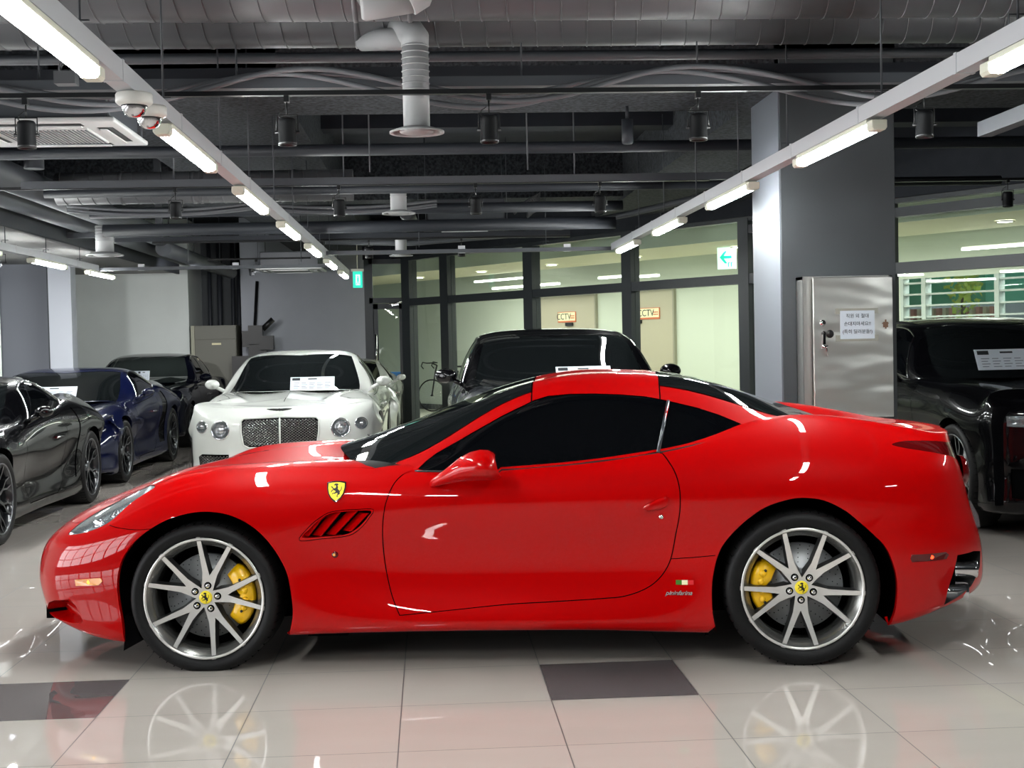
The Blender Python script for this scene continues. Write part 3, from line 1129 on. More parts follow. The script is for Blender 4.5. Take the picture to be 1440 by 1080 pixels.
# ---- greenhouse
FC_V = [0, .17, .34, .42, .72, 1.08]
FC_U = [0, .32, .65, .97, 1.28, 1.60, 1.86, 2.09, 2.27]
FC = [
 [(.74,.80,.855),(.735,.795,.86),(.73,.785,.865),(.72,.765,.868),(.56,.42,.925),(.49,0,.940)],
 [(1.00,.855,.862),(1.02,.818,.897),(1.035,.765,.935),(1.00,.715,.965),(.90,.41,1.040),(.86,0,1.058)],
 [(1.34,.858,.872),(1.34,.775,.99),(1.34,.700,1.101),(1.33,.625,1.153),(1.30,.37,1.198),(1.28,0,1.212)],
 [(1.65,.86,.892),(1.65,.768,1.05),(1.65,.678,1.197),(1.65,.595,1.243),(1.65,.34,1.277),(1.65,0,1.290)],
 [(1.95,.858,.922),(1.95,.772,1.06),(1.95,.685,1.187),(1.95,.600,1.240),(1.95,.34,1.276),(1.95,0,1.288)],
 [(2.25,.835,.972),(2.25,.770,1.055),(2.25,.715,1.117),(2.25,.640,1.188),(2.25,.36,1.236),(2.25,0,1.248)],
 [(2.50,.79,1.005),(2.50,.778,1.02),(2.50,.755,1.038),(2.50,.672,1.107),(2.50,.38,1.158),(2.50,0,1.174)],
 [(2.70,.745,1.025),(2.70,.742,1.035),(2.70,.732,1.042),(2.70,.675,1.052),(2.70,.39,1.092),(2.71,0,1.102)],
 [(2.80,.70,1.02),(2.81,.69,1.03),(2.82,.675,1.033),(2.84,.62,1.034),(2.90,.36,1.03),(2.92,0,1.03)],
]
# outlines of panels and openings in side view (s, z)
FT = {
 'front_arch': [(-0.3765, 0.1206), (-0.3764, 0.2058), (-0.3883, 0.3030), (-0.3912, 0.3941), (-0.3767, 0.4743), (-0.3451, 0.5380), (-0.2937, 0.5953), (-0.2270, 0.6441), (-0.1515, 0.6829), (-0.0638, 0.7088), (0.0199, 0.7171), (0.1157, 0.7046), (0.2102, 0.6619), (0.2840, 0.5968), (0.3414, 0.5160), (0.3802, 0.4293), (0.3975, 0.3281), (0.4005, 0.2396), (0.3707, 0.1245)],
 'rear_arch': [(2.2788, 0.1316), (2.2590, 0.2192), (2.2542, 0.2974), (2.2572, 0.3752), (2.2691, 0.4406), (2.2853, 0.4938), (2.3135, 0.5470), (2.3845, 0.6252), (2.4796, 0.6963), (2.5748, 0.7306), (2.6515, 0.7402), (2.7403, 0.7277), (2.8290, 0.6840), (2.8933, 0.6314), (2.9573, 0.5726), (3.0092, 0.5156), (3.0396, 0.4464), (3.0557, 0.3829), (3.0597, 0.3193), (3.0537, 0.2468), (3.0287, 0.1623)],
 'door': [(0.9451, 0.8738), (0.9077, 0.8658), (0.8637, 0.8257), (0.8344, 0.7629), (0.8179, 0.7006), (0.8068, 0.5941), (0.8135, 0.4645), (0.8386, 0.3390), (0.8782, 0.2407), (1.1247, 0.2616), (1.3551, 0.2812), (1.5661, 0.2907), (1.7756, 0.3018), (1.8800, 0.3125), (1.9743, 0.3469), (2.0376, 0.3987), (2.0792, 0.4719), (2.1019, 0.5792), (2.1207, 0.6849), (2.1221, 0.7786), (2.1066, 0.8511), (2.0816, 0.8987), (2.0556, 0.9354)],
 'side_glass': [(0.9515, 0.8736), (0.9975, 0.9143), (1.0378, 0.9439), (1.1923, 1.0276), (1.3354, 1.1046), (1.4857, 1.1738), (1.5512, 1.1920), (1.6524, 1.1996), (1.7691, 1.1989), (1.8822, 1.1926), (1.9918, 1.1818), (2.0908, 1.1618), (2.0608, 1.0480), (2.0290, 0.9366), (1.9122, 0.9199), (1.7608, 0.9037), (1.5805, 0.8846), (1.4506, 0.8771), (1.1964, 0.8717)],
 'quarter_glass': [(2.1035, 1.1584), (2.2239, 1.1276), (2.3209, 1.0944), (2.4099, 1.0556), (2.4540, 1.0276), (2.3712, 1.0057), (2.2739, 0.9838), (2.1461, 0.9575), (2.0415, 0.9379), (2.0700, 1.0417)],
 'vent': [(0.4501, 0.5925), (0.4860, 0.6330), (0.5184, 0.6641), (0.5698, 0.6948), (0.6207, 0.7034), (0.6908, 0.7071), (0.7608, 0.7061), (0.7474, 0.6824), (0.7141, 0.6445), (0.6715, 0.6130), (0.6235, 0.5979), (0.5444, 0.5933)],
 'vent_frame': [(0.4371, 0.5800), (0.4798, 0.6380), (0.5154, 0.6689), (0.5666, 0.6995), (0.6208, 0.7097), (0.6909, 0.7133), (0.7705, 0.7123), (0.7536, 0.6791), (0.7202, 0.6379), (0.6775, 0.6048), (0.6263, 0.5913), (0.5441, 0.5853)],
 'quarter_line': [(2.0792, 0.4741), (2.1779, 0.4809), (2.2730, 0.4906)],
 'bumper_line': [(-0.4392, 0.6560), (-0.3915, 0.6460), (-0.3017, 0.6389), (-0.2269, 0.6426)],
}
# the same for openings near the ends, in surface coordinates (u, v)
FUV = {
 'exhaust': [(4.965, .318), (5.10, .300), (5.20, .270), (5.17, .20), (5.07, .148), (4.99, .132), (4.905, .118), (4.915, .182), (4.94, .25)],
 'tail': [(4.688, .76), (4.757, .781), (4.902, .803), (5.142, .845), (5.34, .850), (5.42, .80), (5.40, .73), (5.30, .70), (5.124, .733), (4.962, .738), (4.825, .744), (4.748, .749)],
 'marker_rear': [(4.735, .353), (4.894, .345), (4.911, .332), (4.898, .316), (4.735, .324), (4.727, .338)],
 'marker_front': [(1.001, .372), (1.155, .372), (1.168, .350), (1.146, .326), (1.009, .330)],
 'headlamp': [(.787, .712), (.783, .755), (.80, .80), (.84, .845), (.90, .880), (.98, .900), (1.07, .905), (1.17, .890), (1.25, .850), (1.295, .812), (1.275, .800), (1.24, .787), (1.206, .774), (1.181, .751), (1.158, .724), (1.135, .703), (1.095, .690), (1.044, .686), (.975, .688), (.881, .696)],
 'inlet': [(.56, .13), (.70, .187), (.80, .215), (.898, .228), (.945, .236), (.984, .203), (1.018, .144), (1.001, .134), (.881, .120), (.70, .108)],
}


def build_red_car():
    root = empty('sports_car', (-1.03117 + .10934 * .93, 6.00315 + .994 * .93, 0), math.atan2(-.10934, .994))
    tag(root, 'bright red two-door sports coupe in front, seen from its side, with yellow brake calipers', 'car')
    B = Surf(FB_U, FB_V, FB)
    G = Surf(FC_U, FC_V, FC)

    def bl(key, smooth=True, step=.02, closed=True, v0=None, v1=None, s=None):
        return (s or B).inv(dense(FT[key], step, closed, smooth), v0, v1)
    fa = bl('front_arch', closed=False)
    ra = bl('rear_arch', closed=False)
    fal = np.concatenate([fa, [(fa[-1][0], 0)], [(fa[0][0], 0)]])
    ral = np.concatenate([ra, [(ra[-1][0], 0)], [(ra[0][0], 0)]])
    vent = bl('vent')
    ventf = bl('vent_frame')
    fu = lambda k_, st=.02, sm=True: dense(FUV[k_], st, True, sm)
    head = fu('headlamp')
    tail = fu('tail')
    smf = fu('marker_front', .01, False)
    smr = fu('marker_rear', .01, False)
    exr = fu('exhaust', .02, False)
    inl = fu('inlet', .015, False)
    dl = np.concatenate([B.inv(dense(FT['door'][:9], .02, False, True)), B.inv(dense(FT['door'][8:], .02, False, True))[1:]])
    u1, u0 = dl[-1][0], dl[0][0]
    k = 40
    top = [(u1 + (u0 - u1) * i / k, .822) for i in range(1, k)]
    door = np.concatenate([dl, top])
    bump = bl('bumper_line', closed=False)
    R = [('hole', fal), ('hole', ral), ('headlamp', head), ('tail_lamp', tail), ('vent', vent), ('hole', exr), ('inlet', inl)]
    W_ = .0022
    R += [('gap', strip(dense(list(door) + [door[0]], .02, False), W_ * 1.1)),
          ('gap', strip(dense([tuple(a) for a in bl('quarter_line', False, closed=False)], .02, False), W_ * .7)),
          ('gap', strip(dense([tuple(a) for a in bump], .02, False), W_ * .7)),
          ('gap', strip(dense(list(head) + [head[0]], .02, False), W_ * .9)),
          ('gap', strip(dense(list(ventf) + [ventf[0]], .015, False), W_ * .8))]
    hl = [(.20, 1.60), (.24, 1.3), (.40, 1.0), (.58, .86), (.80, .80), (1.10, .81), (1.45, .85), (1.9, .85), (2.2, .852), (2.387, .853), (2.336, .880), (2.276, .953), (2.21, 1.14), (2.156, 1.354), (2.12, 1.6)]
    hood = dense(hl, .03, True)
    hoodline = dense(hl[:-5], .03, False)
    R += [('gap', strip(hoodline, W_ * .6))]
    R += [('door', door), ('hood', hood)]
    R += [('cowl', dense([(2.12, 1.6), (2.156, 1.354), (2.21, 1.14), (2.276, .953), (2.336, .880), (2.387, .853), (2.44, .875), (2.6, .92), (3.95, .94), (3.95, 1.6)], .04, True))]
    R += [('tail_panel', dense([(5.30, .60), (5.9, .60), (5.98, .60), (5.98, .70), (5.30, .68)], .04, True))]
    fb = [tuple(x) for x in bump[::-1]]
    R += [('front_bumper', dense([(0, 0)] + [(fa[0][0], 0)] + [(fa[0][0], .3), (.98, .56)] + fb + [(.78, .70), (.60, .70), (.3, .72), (0, .72)], .03, True))]
    uv, tr, nm = panelise(B, R, (.032, .026))

    def part(name, m, src=None, both=True, off=0.0, parent=root, surf=B, uv_=None, tr_=None, nm_=None):
        U_, T_, N_ = (uv if uv_ is None else uv_), (tr if tr_ is None else tr_), (nm if nm_ is None else nm_)
        t = T_[np.isin(N_, src or [name])]
        if both:
            return car_mesh(name, *surf_mesh(surf, U_, t, off, both=True), m, parent)
        a = car_mesh(name, *surf_mesh(surf, U_, t, off), m, parent)
        b = car_mesh(name, *surf_mesh(surf, U_, t, off, mirror=True), m, parent)
        return a, b
    part('body_shell', RED, ['body'])
    part('bonnet', RED, ['hood'])
    part('front_bumper', RED)
    doors = part('door', RED, both=False)
    part('panel_gap', VOID, ['gap'], off=-.004)
    part('cowl_panel', WIPM, ['cowl'], off=-.002)
    hd = part('headlamp', LENS, both=False)
    for h_, sg in zip(hd, (1, -1)):
        lamp_box('reflector', B, head, h_, sg, .055)
        d = MB()
        for (u_, v_, r_) in ((.93, .78, .030), (1.03, .80, .028), (1.12, .82, .024)):
            p = Vector(B.ev([u_], [v_])[0])
            n = Vector(B.normal([u_], [v_])[0])
            n = n if n.z > 0 else -n
            q = p - n * .035
            mt = Matrix.Translation(Vector((q[0], sg * q[1], q[2]))) @ Vector((n[0], sg * n[1], n[2])).to_track_quat('Z', 'Y').to_matrix().to_4x4()
            d.lathe([(0, .012), (r_ * .5, .010), (r_ * .8, .004), (r_ * .82, -.01), (r_, -.006), (r_, .006)], 24, 0, 'z', mtx=mt)
        flipb(d, 'projector', [CHR], h_)
    part('tail_lamp', REDL, both=False)
    rl = MB()
    for sg in (1, -1):       # round lamp on each rear corner and lower reversing lamp
        rl.lathe([(0, .018), (.055, .014), (.075, 0), (.078, -.02)], 32, 0, 'x', (3.452, sg * .55, .80))
    flipb(rl, 'rear_lamp', REDL, root)
    cl = MB()
    for sg in (1, -1):
        cl.tube([(3.46, sg * .60, .67), (3.480, sg * .61, .60), (3.492, sg * .61, .55)], [.012, .024, .020], 12)
    flipb(cl, 'reversing_lamp', LENS, root)
    part('tail_panel', RED)
    # vent recess with slats
    P_ = B.ev(vent[:, 0], vent[:, 1])
    for sg in (1, -1):
        vb = MB()
        n = len(P_)
        A_ = [(p[0], sg * p[1], p[2]) for p in P_]
        C_ = [(p[0] + .012, sg * (p[1] - .045), p[2]) for p in P_]
        vb.add(A_ + C_, [(i, (i + 1) % n, n + (i + 1) % n, n + i) for i in range(n)], 0)
        vb.add(C_, [tuple(range(n))], 1)
        vr = flipb(vb, 'side_vent', [RED, VOID], root, recalc=False, weld=False)
        sl = MB()
        for (a, b) in (((.475, .598), (.548, .690)), ((.530, .597), (.618, .700)), ((.592, .600), (.695, .705)), ((.665, .615), (.745, .695))):
            pa, na = B.at(*a)
            pb, nb = B.at(*b)
            pa, pb = Vector((pa[0], sg * pa[1], pa[2])), Vector((pb[0], sg * pb[1], pb[2]))
            w = Vector((.052, -sg * .030, 0))
            th = Vector((.004, -sg * .004, 0))
            i_ = Vector((0, -sg * .004, 0))
            w0 = -Vector((.0, 0, 0))
            q = [pa + i_, pb + i_, pb + i_ - w, pa + i_ - w]
            q = [pa + i_ - Vector((.0, 0, 0)), pb + i_, pb + i_ + Vector((-.045, -sg * .035, 0)), pa + i_ + Vector((-.045, -sg * .035, 0))]
            q2 = [x + Vector((.006, -sg * .006, 0)) for x in q]
            sl.add(q + q2, [(0, 1, 2, 3), (7, 6, 5, 4), (0, 1, 5, 4), (1, 2, 6, 5), (2, 3, 7, 6), (3, 0, 4, 7)])
        flipb(sl, 'vent_slats', RED, vr, bevel=.0015)
    # nose inlet
    I_ = B.ev(inl[:, 0], inl[:, 1])
    ib = MB()
    n = len(I_)
    cc = I_.mean(0)
    for sg in (1, -1):
        A_ = [(p[0], sg * p[1], p[2]) for p in I_]
        C_ = [(cc[0] + (p[0] - cc[0]) * .7 + .05, sg * (cc[1] + (p[1] - cc[1]) * .7 - .05), cc[2] + (p[2] - cc[2]) * .6) for p in I_]
        ib.add(A_ + C_, [(i, (i + 1) % n, n + (i + 1) % n, n + i) for i in range(n)], 0, True)
        ib.add(C_, [tuple(range(n))], 1)
    flipb(ib, 'corner_intake', [RED, RED], root, recalc=False, weld=False)
    gm = MB()                    # central grille in the nose
    pts = []
    for i in range(13):
        t_ = -1 + 2 * i / 12
        pts.append(t_ * .47)
    vs = [(-.960 + .082 * (y / .52) ** 2, y, .19) for y in pts] + [(-.978 + .082 * (y / .52) ** 2, y, .32 - .06 * abs(y / .52) ** 2) for y in pts]
    gm.add(vs, [(i, i + 1, 13 + i + 1, 13 + i) for i in range(12)])
    flipb(gm, 'front_grille', VOID, root, recalc=False, weld=False)
    arch_parts(root, B, fa, .52, RED)
    arch_parts(root, B, ra, .50, RED)
    # underbody
    ub = MB()
    ub.box((-.85, -.6, .18), (-.40, .6, .40))
    ub.box((.42, -.86, .170), (2.22, .86, .30))
    ub.box((3.06, -.74, .26), (3.36, .74, .42))
    ub.box((-.4, -.5, .2), (.42, .5, .5))
    ub.box((2.2, -.5, .2), (3.1, .5, .5))
    ub.box((.44, -.80, .125), (.62, .80, .17))
    flipb(ub, 'underbody', VOID, root)
    # mud flap pieces
    mf = MB()
    for sg in (1, -1):
        mf.prism([(-.372, .245), (-.345, .245), (-.30, .13), (-.385, .085), (-.378, .15)], sg * .70, sg * .885, 'xz')
        mf.tube([(2.235, sg * .86, .15), (2.237, sg * .86, .125)], .008, 8)
    flipb(mf, 'wheel_arch_flap', VOID, root)

    # greenhouse
    sg_ = G.inv(dense(FT['side_glass'], .02, True, False))
    qg_ = G.inv(dense(FT['quarter_glass'], .02, True, False))
    VB = .42
    vv = np.linspace(VB, 1.08, 14)
    sf = np.array([(uv_u_at(G, 1.474, v), v) for v in vv])
    sr = np.array([(uv_u_at(G, 2.062 + .03 * (v - VB), v), v) for v in vv])
    fr = [(0, v) for v in np.linspace(1.08, VB, 12)]
    line = lambda a, b: [(a + (b - a) * i / 30, VB) for i in range(31)]
    ws = np.concatenate([fr, line(0, sf[0][0]), sf])
    rw = np.concatenate([sr[::-1], line(sr[0][0], 2.27)[1:], [(2.27, v) for v in vv[1:]]])
    vs2 = np.linspace(.30, 1.08, 26)
    gs1 = strip(np.array([(uv_u_at(G, 1.474, v), v) for v in vs2]), .0035)
    gs2 = strip(np.array([(uv_u_at(G, 2.062 + .03 * (v - VB), v), v) for v in vs2]), .0035)
    glr = strip(dense([(0.02, VB), (sf[0][0], VB)], .03, False), .003)
    grr = strip(dense([(sr[0][0], VB), (2.25, VB)], .03, False), .003)
    RR = [('side_window', sg_), ('quarter_window', qg_), ('gap', gs1), ('gap', gs2), ('gap', glr), ('gap', grr), ('windscreen', ws), ('rear_window', rw),
          ('roof', np.concatenate([sf, sr[::-1]]))]
    guv, gtr, gnm = panelise(G, RR, (.03, .03), 'pillar')

    def gp(name, m, src=None, both=True, off=0.0):
        return part(name, m, src, both, off, root, G, guv, gtr, gnm)
    gp('roof_pillar', RED, ['pillar'], both=False)
    gp('roof_panel', RED, ['roof'])
    gp('windscreen', GLASSW)
    gp('rear_window', GLASSW)
    gp('side_window', GLASS, both=False, off=-.003)
    gp('quarter_window', GLASS, both=False, off=-.003)
    gp('roof_gap', VOID, ['gap'], off=-.004)
    # rubber trims round the glass
    tm = MB()
    for sg in (1, -1):
        P_ = G.ev(sg_[:, 0], sg_[:, 1])
        Q_ = G.ev(qg_[:, 0], qg_[:, 1])
        low = dense([(.9515, .8736), (1.1964, .8717), (1.4506, .8771), (1.5805, .8846), (1.7608, .9037), (1.9122, .9199), (2.029, .9366), (2.1461, .9575), (2.2739, .9838), (2.3712, 1.0057), (2.454, 1.0276)], .04, False, True)
        L_ = [G.at(a, b) for a, b in low]
        tm.tube([(p[0] + n[0] * .002, sg * (p[1] + n[1] * .002), p[2] - .002) for p, n in L_], .0055, 8)
        p0, n0 = G.at(2.097, 1.160)
        p1, n1 = G.at(2.036, .938)
        tm.tube([(p0[0], sg * p0[1], p0[2]), (p1[0], sg * (p1[1] + .003), p1[2])], .0085, 8, 1)
    flipb(tm, 'window_trim', [PLAS, GREYP], root)
    ch = MB()
    lp = [(uu, VB - .012) for uu in np.linspace(.02, .16, 8)]
    P_ = G.ev(np.array([a for a, b in lp]), np.array([b for a, b in lp]))
    for sg in (1, -1):
        ch.tube([(p[0], sg * p[1], p[2] + .004) for p in P_], .004, 8)
    flipb(ch, 'windscreen_trim', CHR, root)
    # door mirrors, handles
    for sg, dr in zip((1, -1), doors):
        mm = MB()
        secs = []
        for (s_, y_, z_, a, b) in ((1.025, .898, .815, .012, .012), (1.045, .91, .826, .026, .021), (1.09, .945, .848, .034, .030), (1.135, .97, .868, .052, .042), (1.18, .985, .886, .078, .057), (1.23, .997, .898, .098, .069), (1.275, 1.0, .903, .107, .074), (1.31, 1.0, .903, .104, .071), (1.328, 1.0, .902, .092, .060), (1.334, 1.0, .902, .080, .050)):
            secs.append([(s_ + .02 * (z_ - .85) - .018 * math.sin(t) * (b / .07), sg * (y_ + a * math.cos(t)), z_ + b * math.sin(t) * (1 if math.sin(t) > 0 else .82)) for t in [2 * math.pi * k / 28 for k in range(28)]])
        vs = [p for s__ in secs for p in s__]
        fs = [(28 * i + k, 28 * i + (k + 1) % 28, 28 * i + 28 + (k + 1) % 28, 28 * i + 28 + k) for i in range(len(secs) - 1) for k in range(28)]
        mm.add(vs, fs, 0, True)
        mm.add(secs[0], [tuple(range(28))])
        mm.add(secs[-1], [tuple(range(28))], 1)
        flipb(mm, 'door_mirror', [RED, CHR], dr)
        hh = MB()
        p0, n0 = B.at(1.962, .706)
        p1, n1 = B.at(2.07, .735)
        c = (p0 + p1) / 2
        secs = []
        for i, (t_, r_) in enumerate(((0, .004), (.15, .014), (.5, .021), (.85, .026), (1, .018))):
            p = p0.lerp(p1, t_) + n0 * (.018 * math.sin(math.pi * min(t_ + .15, 1)) + .003)
            secs.append([(p[0], sg * (p[1] + .006 * math.cos(a)), p[2] + r_ * math.sin(a)) for a in [2 * math.pi * k / 16 for k in range(16)]])
        vs = [p for s__ in secs for p in s__]
        fs = [(16 * i + k, 16 * i + (k + 1) % 16, 16 * i + 16 + (k + 1) % 16, 16 * i + 16 + k) for i in range(len(secs) - 1) for k in range(16)]
        hh.add(vs, fs, 0, True)
        hh.add(secs[-1], [tuple(range(16))])
        flipb(hh, 'door_handle', RED, dr)
        lk = MB()
        p, n = B.at(2.04, .664)
        lk.lathe([(0, .004), (.009, .003), (.011, -.002)], 20, 0, 'y', (p[0], sg * p[1], p[2])) if sg > 0 else lk.lathe([(0, -.004), (.009, -.003), (.011, .002)], 20, 0, 'y', (p[0], sg * p[1], p[2]))
        flipb(lk, 'door_lock', CHR, dr)
    # fender badge, button, flag and script on both flanks
    for sg in (1, -1):
        p, n = B.at(.6026, .7928)
        t1 = Vector((1, 0, 0))
        t1 = (t1 - n * t1.dot(n)).normalized()
        t2 = n.cross(t1)
        if t2.z < 0:
            t2 = -t2

        def F(a, b, h, p=p, n=n, t1=t1, t2=t2, sg=sg):
            q = p + t1 * a + t2 * b + n * h
            return (q[0], sg * q[1], q[2])
        sh = [(-.040, .040), (-.02, .045), (0, .046), (.02, .045), (.040, .040), (.040, .015), (.034, -.012), (.022, -.033), (.008, -.046), (0, -.050), (-.008, -.046), (-.022, -.033), (-.034, -.012), (-.040, .015)]
        s1 = MB()
        k_ = len(sh)
        s1.add([F(a * 1.07, b * 1.07, -.006) for a, b in sh] + [F(a * 1.07, b * 1.07, .004) for a, b in sh] + [F(a * .92, b * .92, .005) for a, b in sh],
               [(i, (i + 1) % k_, k_ + (i + 1) % k_, k_ + i) for i in range(k_)] + [(k_ + i, k_ + (i + 1) % k_, 2 * k_ + (i + 1) % k_, 2 * k_ + i) for i in range(k_)], 0)
        s1.add([F(a * .92, b * .92, .0045) for a, b in sh], [tuple(range(k_))], 1)
        bd = flipb(s1, 'fender_badge', [CHR, BYEL], root, weld=False)
        bd['label'] = 'yellow shield badge with a black prancing horse'
        h = MB()
        horse(h, .00068, 0, 0, 0, fs=lambda a, b, yy, F=F: F(a - .001 if False else a, b + .003, .0052 + yy * .5))
        flipb(h, 'horse_emblem', INKB, bd)
        ps = MB()
        p, n = B.at(.5919, .5119)
        Y = sg * p[1]
        ps.lathe([(0, .006 * sg), (.010, .004 * sg), (.0155, 0), (.0155, -.004 * sg)], 24, 0, 'y', (p[0], Y, p[2]))
        ps.lathe([(.0, .0065 * sg), (.006, .0065 * sg)], 16, 1, 'y', (p[0] - .003, Y, p[2]))
        flipb(ps, 'repeater_lamp', [REDL, AMB], root)
        fg = MB()
        for i, mi in ((0, 0), (1, 1), (2, 2)):
            q = [B.at(2.100 + .0255 * (i + a), .362 + b) for a, b in ((0, 0), (1, 0), (1, .02), (0, .02))]
            vs = [(x[0], sg * (x[1] + .0025), x[2]) for x, _ in q]
            fg.add(vs, [(0, 1, 2, 3)], mi)
        flipb(fg, 'flag_badge', [GREEN, FLW, FLR], root, weld=False)
        # script lettering
        t_ = bpy.data.curves.new('t', 'FONT')
        t_.body = 'pininfarina'
        t_.size = .030
        t_.shear = .35
        t_.extrude = .0006
        t_.offset = .0004
        t_.space_character = .95
        o = bpy.data.objects.new('t', t_)
        COL.objects.link(o)
        bpy.context.view_layer.update()
        me = bpy.data.meshes.new_from_object(o)
        bpy.data.objects.remove(o)
        xs = [v.co.x for v in me.vertices]
        wid = max(xs) - min(xs)
        ya, yb = B.at(2.05, .325)[0][1], B.at(2.17, .325)[0][1]
        for v in me.vertices:
            a, b, c_ = v.co
            a = (a - min(xs)) / wid * .118
            s_ = (2.052 + a) if sg > 0 else (2.17 - a)
            yy = float(np.interp(s_, [2.05, 2.17], [ya, yb]))
            v.co = (s_, -sg * (yy + .004 + c_), .318 + b * .9)
        newobj('script_badge', me, CHR, root)
        for key, mbase, mlit in ((smf, AMB, AMBLIT), (smr, REDL, REDLIT)):
            P_ = B.ev(key[:, 0], key[:, 1])
            N_ = B.normal(key[:, 0], key[:, 1])
            N_ = N_ * np.sign(N_[:, 1])[:, None]
            P_ = P_ + N_ * .003
            n_ = len(P_)
            mk = MB()
            mk.add([(q[0], sg * q[1], q[2]) for q in P_], [tuple(range(n_))], 0)
            mk.add([(q[0], sg * q[1], q[2]) for q in P_] + [(q[0], sg * (q[1] - .006), q[2]) for q in P_], [(i, (i + 1) % n_, n_ + (i + 1) % n_, n_ + i) for i in range(n_)], 0)
            c = P_.mean(0)
            mk.lathe([(0, .001 * sg), (.008, .0005 * sg)], 16, 1, 'y', (c[0] + .005, sg * (c[1] + .002), c[2]))
            flipb(mk, 'side_marker', [mbase, mlit], root, weld=False)
    # exhausts and diffuser pocket on both corners
    for sg in (1, -1):
        eb = MB()
        E_ = B.ev(exr[:, 0], exr[:, 1])
        n_ = len(E_)
        A_ = [(p[0], sg * p[1], p[2]) for p in E_]
        c = E_.mean(0)
        C_ = [(p[0] - .10, sg * (p[1] * .93 - .03), p[2]) for p in E_]
        eb.add(A_ + C_, [(i, (i + 1) % n_, n_ + (i + 1) % n_, n_ + i) for i in range(n_)], 0)
        eb.add(C_, [tuple(range(n_))], 0)
        er = flipb(eb, 'exhaust_pocket', PLAS, root, recalc=False, weld=False)
        for (s0, y0, z0, r_) in ((3.412, .685, .375, .042), (3.362, .715, .280, .042)):
            ex = MB()
            mt = Matrix.Translation(Vector((s0, sg * y0, z0))) @ Matrix.Rotation(math.radians(4 * sg), 4, 'Z')
            ex.lathe([(r_ * .88, -.09), (r_ * .96, -.03), (r_, .04), (r_, .055), (r_ * .93, .058), (r_ * .88, .05), (r_ * .84, -.04), (0, -.045)], 36, 0, 'x', mtx=mt)
            t = flipb(ex, 'exhaust_tip', CHR, root, recalc=True)
            t['label'] = 'chrome exhaust tip'
    # wipers
    wp = MB()
    wp.tube([(.62, .25, .965), (.72, .50, .935), (.80, .66, .90)], .005, 8)
    wp.tube([(.55, .10, .955), (.60, .35, .94), (.70, .62, .90)], .006, 8)
    wp.tube([(.56, -.40, .955), (.58, -.2, .97), (.66, .12, .98)], .005, 8)
    wp.tube([(.56, .05, .945), (.56, .35, .925), (.66, .60, .89)], .010, 8)
    flipb(wp, 'wiper', WIPM, root)
    st = dict(kind='y', n=5)
    make_wheel(.338, .2725, .25, st, root, phase=math.radians(12), caliper=(math.radians(44), math.radians(132)), hub_badge=BYEL, loc=(0, .926, .325))
    make_wheel(.340, .268, .285, st, root, phase=math.radians(39), caliper=(math.radians(-50), math.radians(-126)), hub_badge=BYEL, loc=(2.650, .935, .338))
    make_wheel(.338, .2725, .25, st, root, phase=math.radians(12), caliper=(math.radians(-58), math.radians(-124)), hub_badge=BYEL, loc=(0, -.926, .338), side=-1)
    make_wheel(.340, .268, .285, st, root, phase=math.radians(39), caliper=(math.radians(50), math.radians(110)), hub_badge=BYEL, loc=(2.650, -.935, .340), side=-1)
    return root


build_red_car()
# ================================================================== lights and services under the ceiling
def place(o, loc, rz=0.0):
    o.location = loc
    o.rotation_euler = (0, 0, rz)
    return o


TZ = 2.33
# trunking runs carrying the batten lamps
def trunk_run(name, pts, label, m=None, hh=.115):
    q = MB()
    for (a, b) in zip(pts[:-1], pts[1:]):
        a, b = Vector(a), Vector(b)
        d = (b - a).normalized()
        n = Vector((-d.y, d.x, 0))
        L = (b - a).length
        mt = Matrix(((d.x, n.x, 0, a.x), (d.y, n.y, 0, a.y), (0, 0, 1, a.z), (0, 0, 0, 1)))
        w = .034
        q.box((-w, -w, .046), (L + w, w, hh), 0, mt)
    return q.build(name, m or TRUNK)


def run_thing(pts, label, m=None, hh=.115, ph=.5):
    r = empty('light_trunking', pts[0])
    tag(r, label, 'lighting trunking')
    o = trunk_run('trunking', [tuple(Vector(p) - Vector(pts[0])) for p in pts], None, m, hh)
    o.parent = r
    # joint clips
    q = MB()
    k = 0
    for (a, b) in zip(pts[:-1], pts[1:]):
        a, b = Vector(a) - Vector(pts[0]), Vector(b) - Vector(pts[0])
        L = (b - a).length
        for i in range(int(L / 1.1)):
            p = a + (b - a) * ((i + .4) * 1.1 / L)
            q.box((p.x - .036, p.y - .012, p.z + .043), (p.x + .036, p.y + .012, p.z + .12))
    q.build('joint_clip', TRUNK, r)
    hg = MB()
    for (a, b) in zip(pts[:-1], pts[1:]):
        a, b = Vector(a) - Vector(pts[0]), Vector(b) - Vector(pts[0])
        L = (b - a).length
        for i in range(max(1, int(L / 1.32))):
            p = a + (b - a) * ((i + ph) * 1.32 / L)
            if 6.05 < p.y + pts[0][1] < 7.08 and abs(b.x - a.x) < .1:
                p.y = 7.12 - pts[0][1]
            hg.tube([(p.x, p.y, p.z + .115), (p.x, p.y, 3.72 - pts[0][2] if False else .95)], .0045, 6)
            hg.tube([(p.x - .03, p.y, p.z + .06), (p.x - .03, p.y, p.z + .15), (p.x + .03, p.y, p.z + .15)], .003, 4)
    w = hg.build('hanger_wire', PIPE, r)
    w['kind'] = 'stuff'
    return r


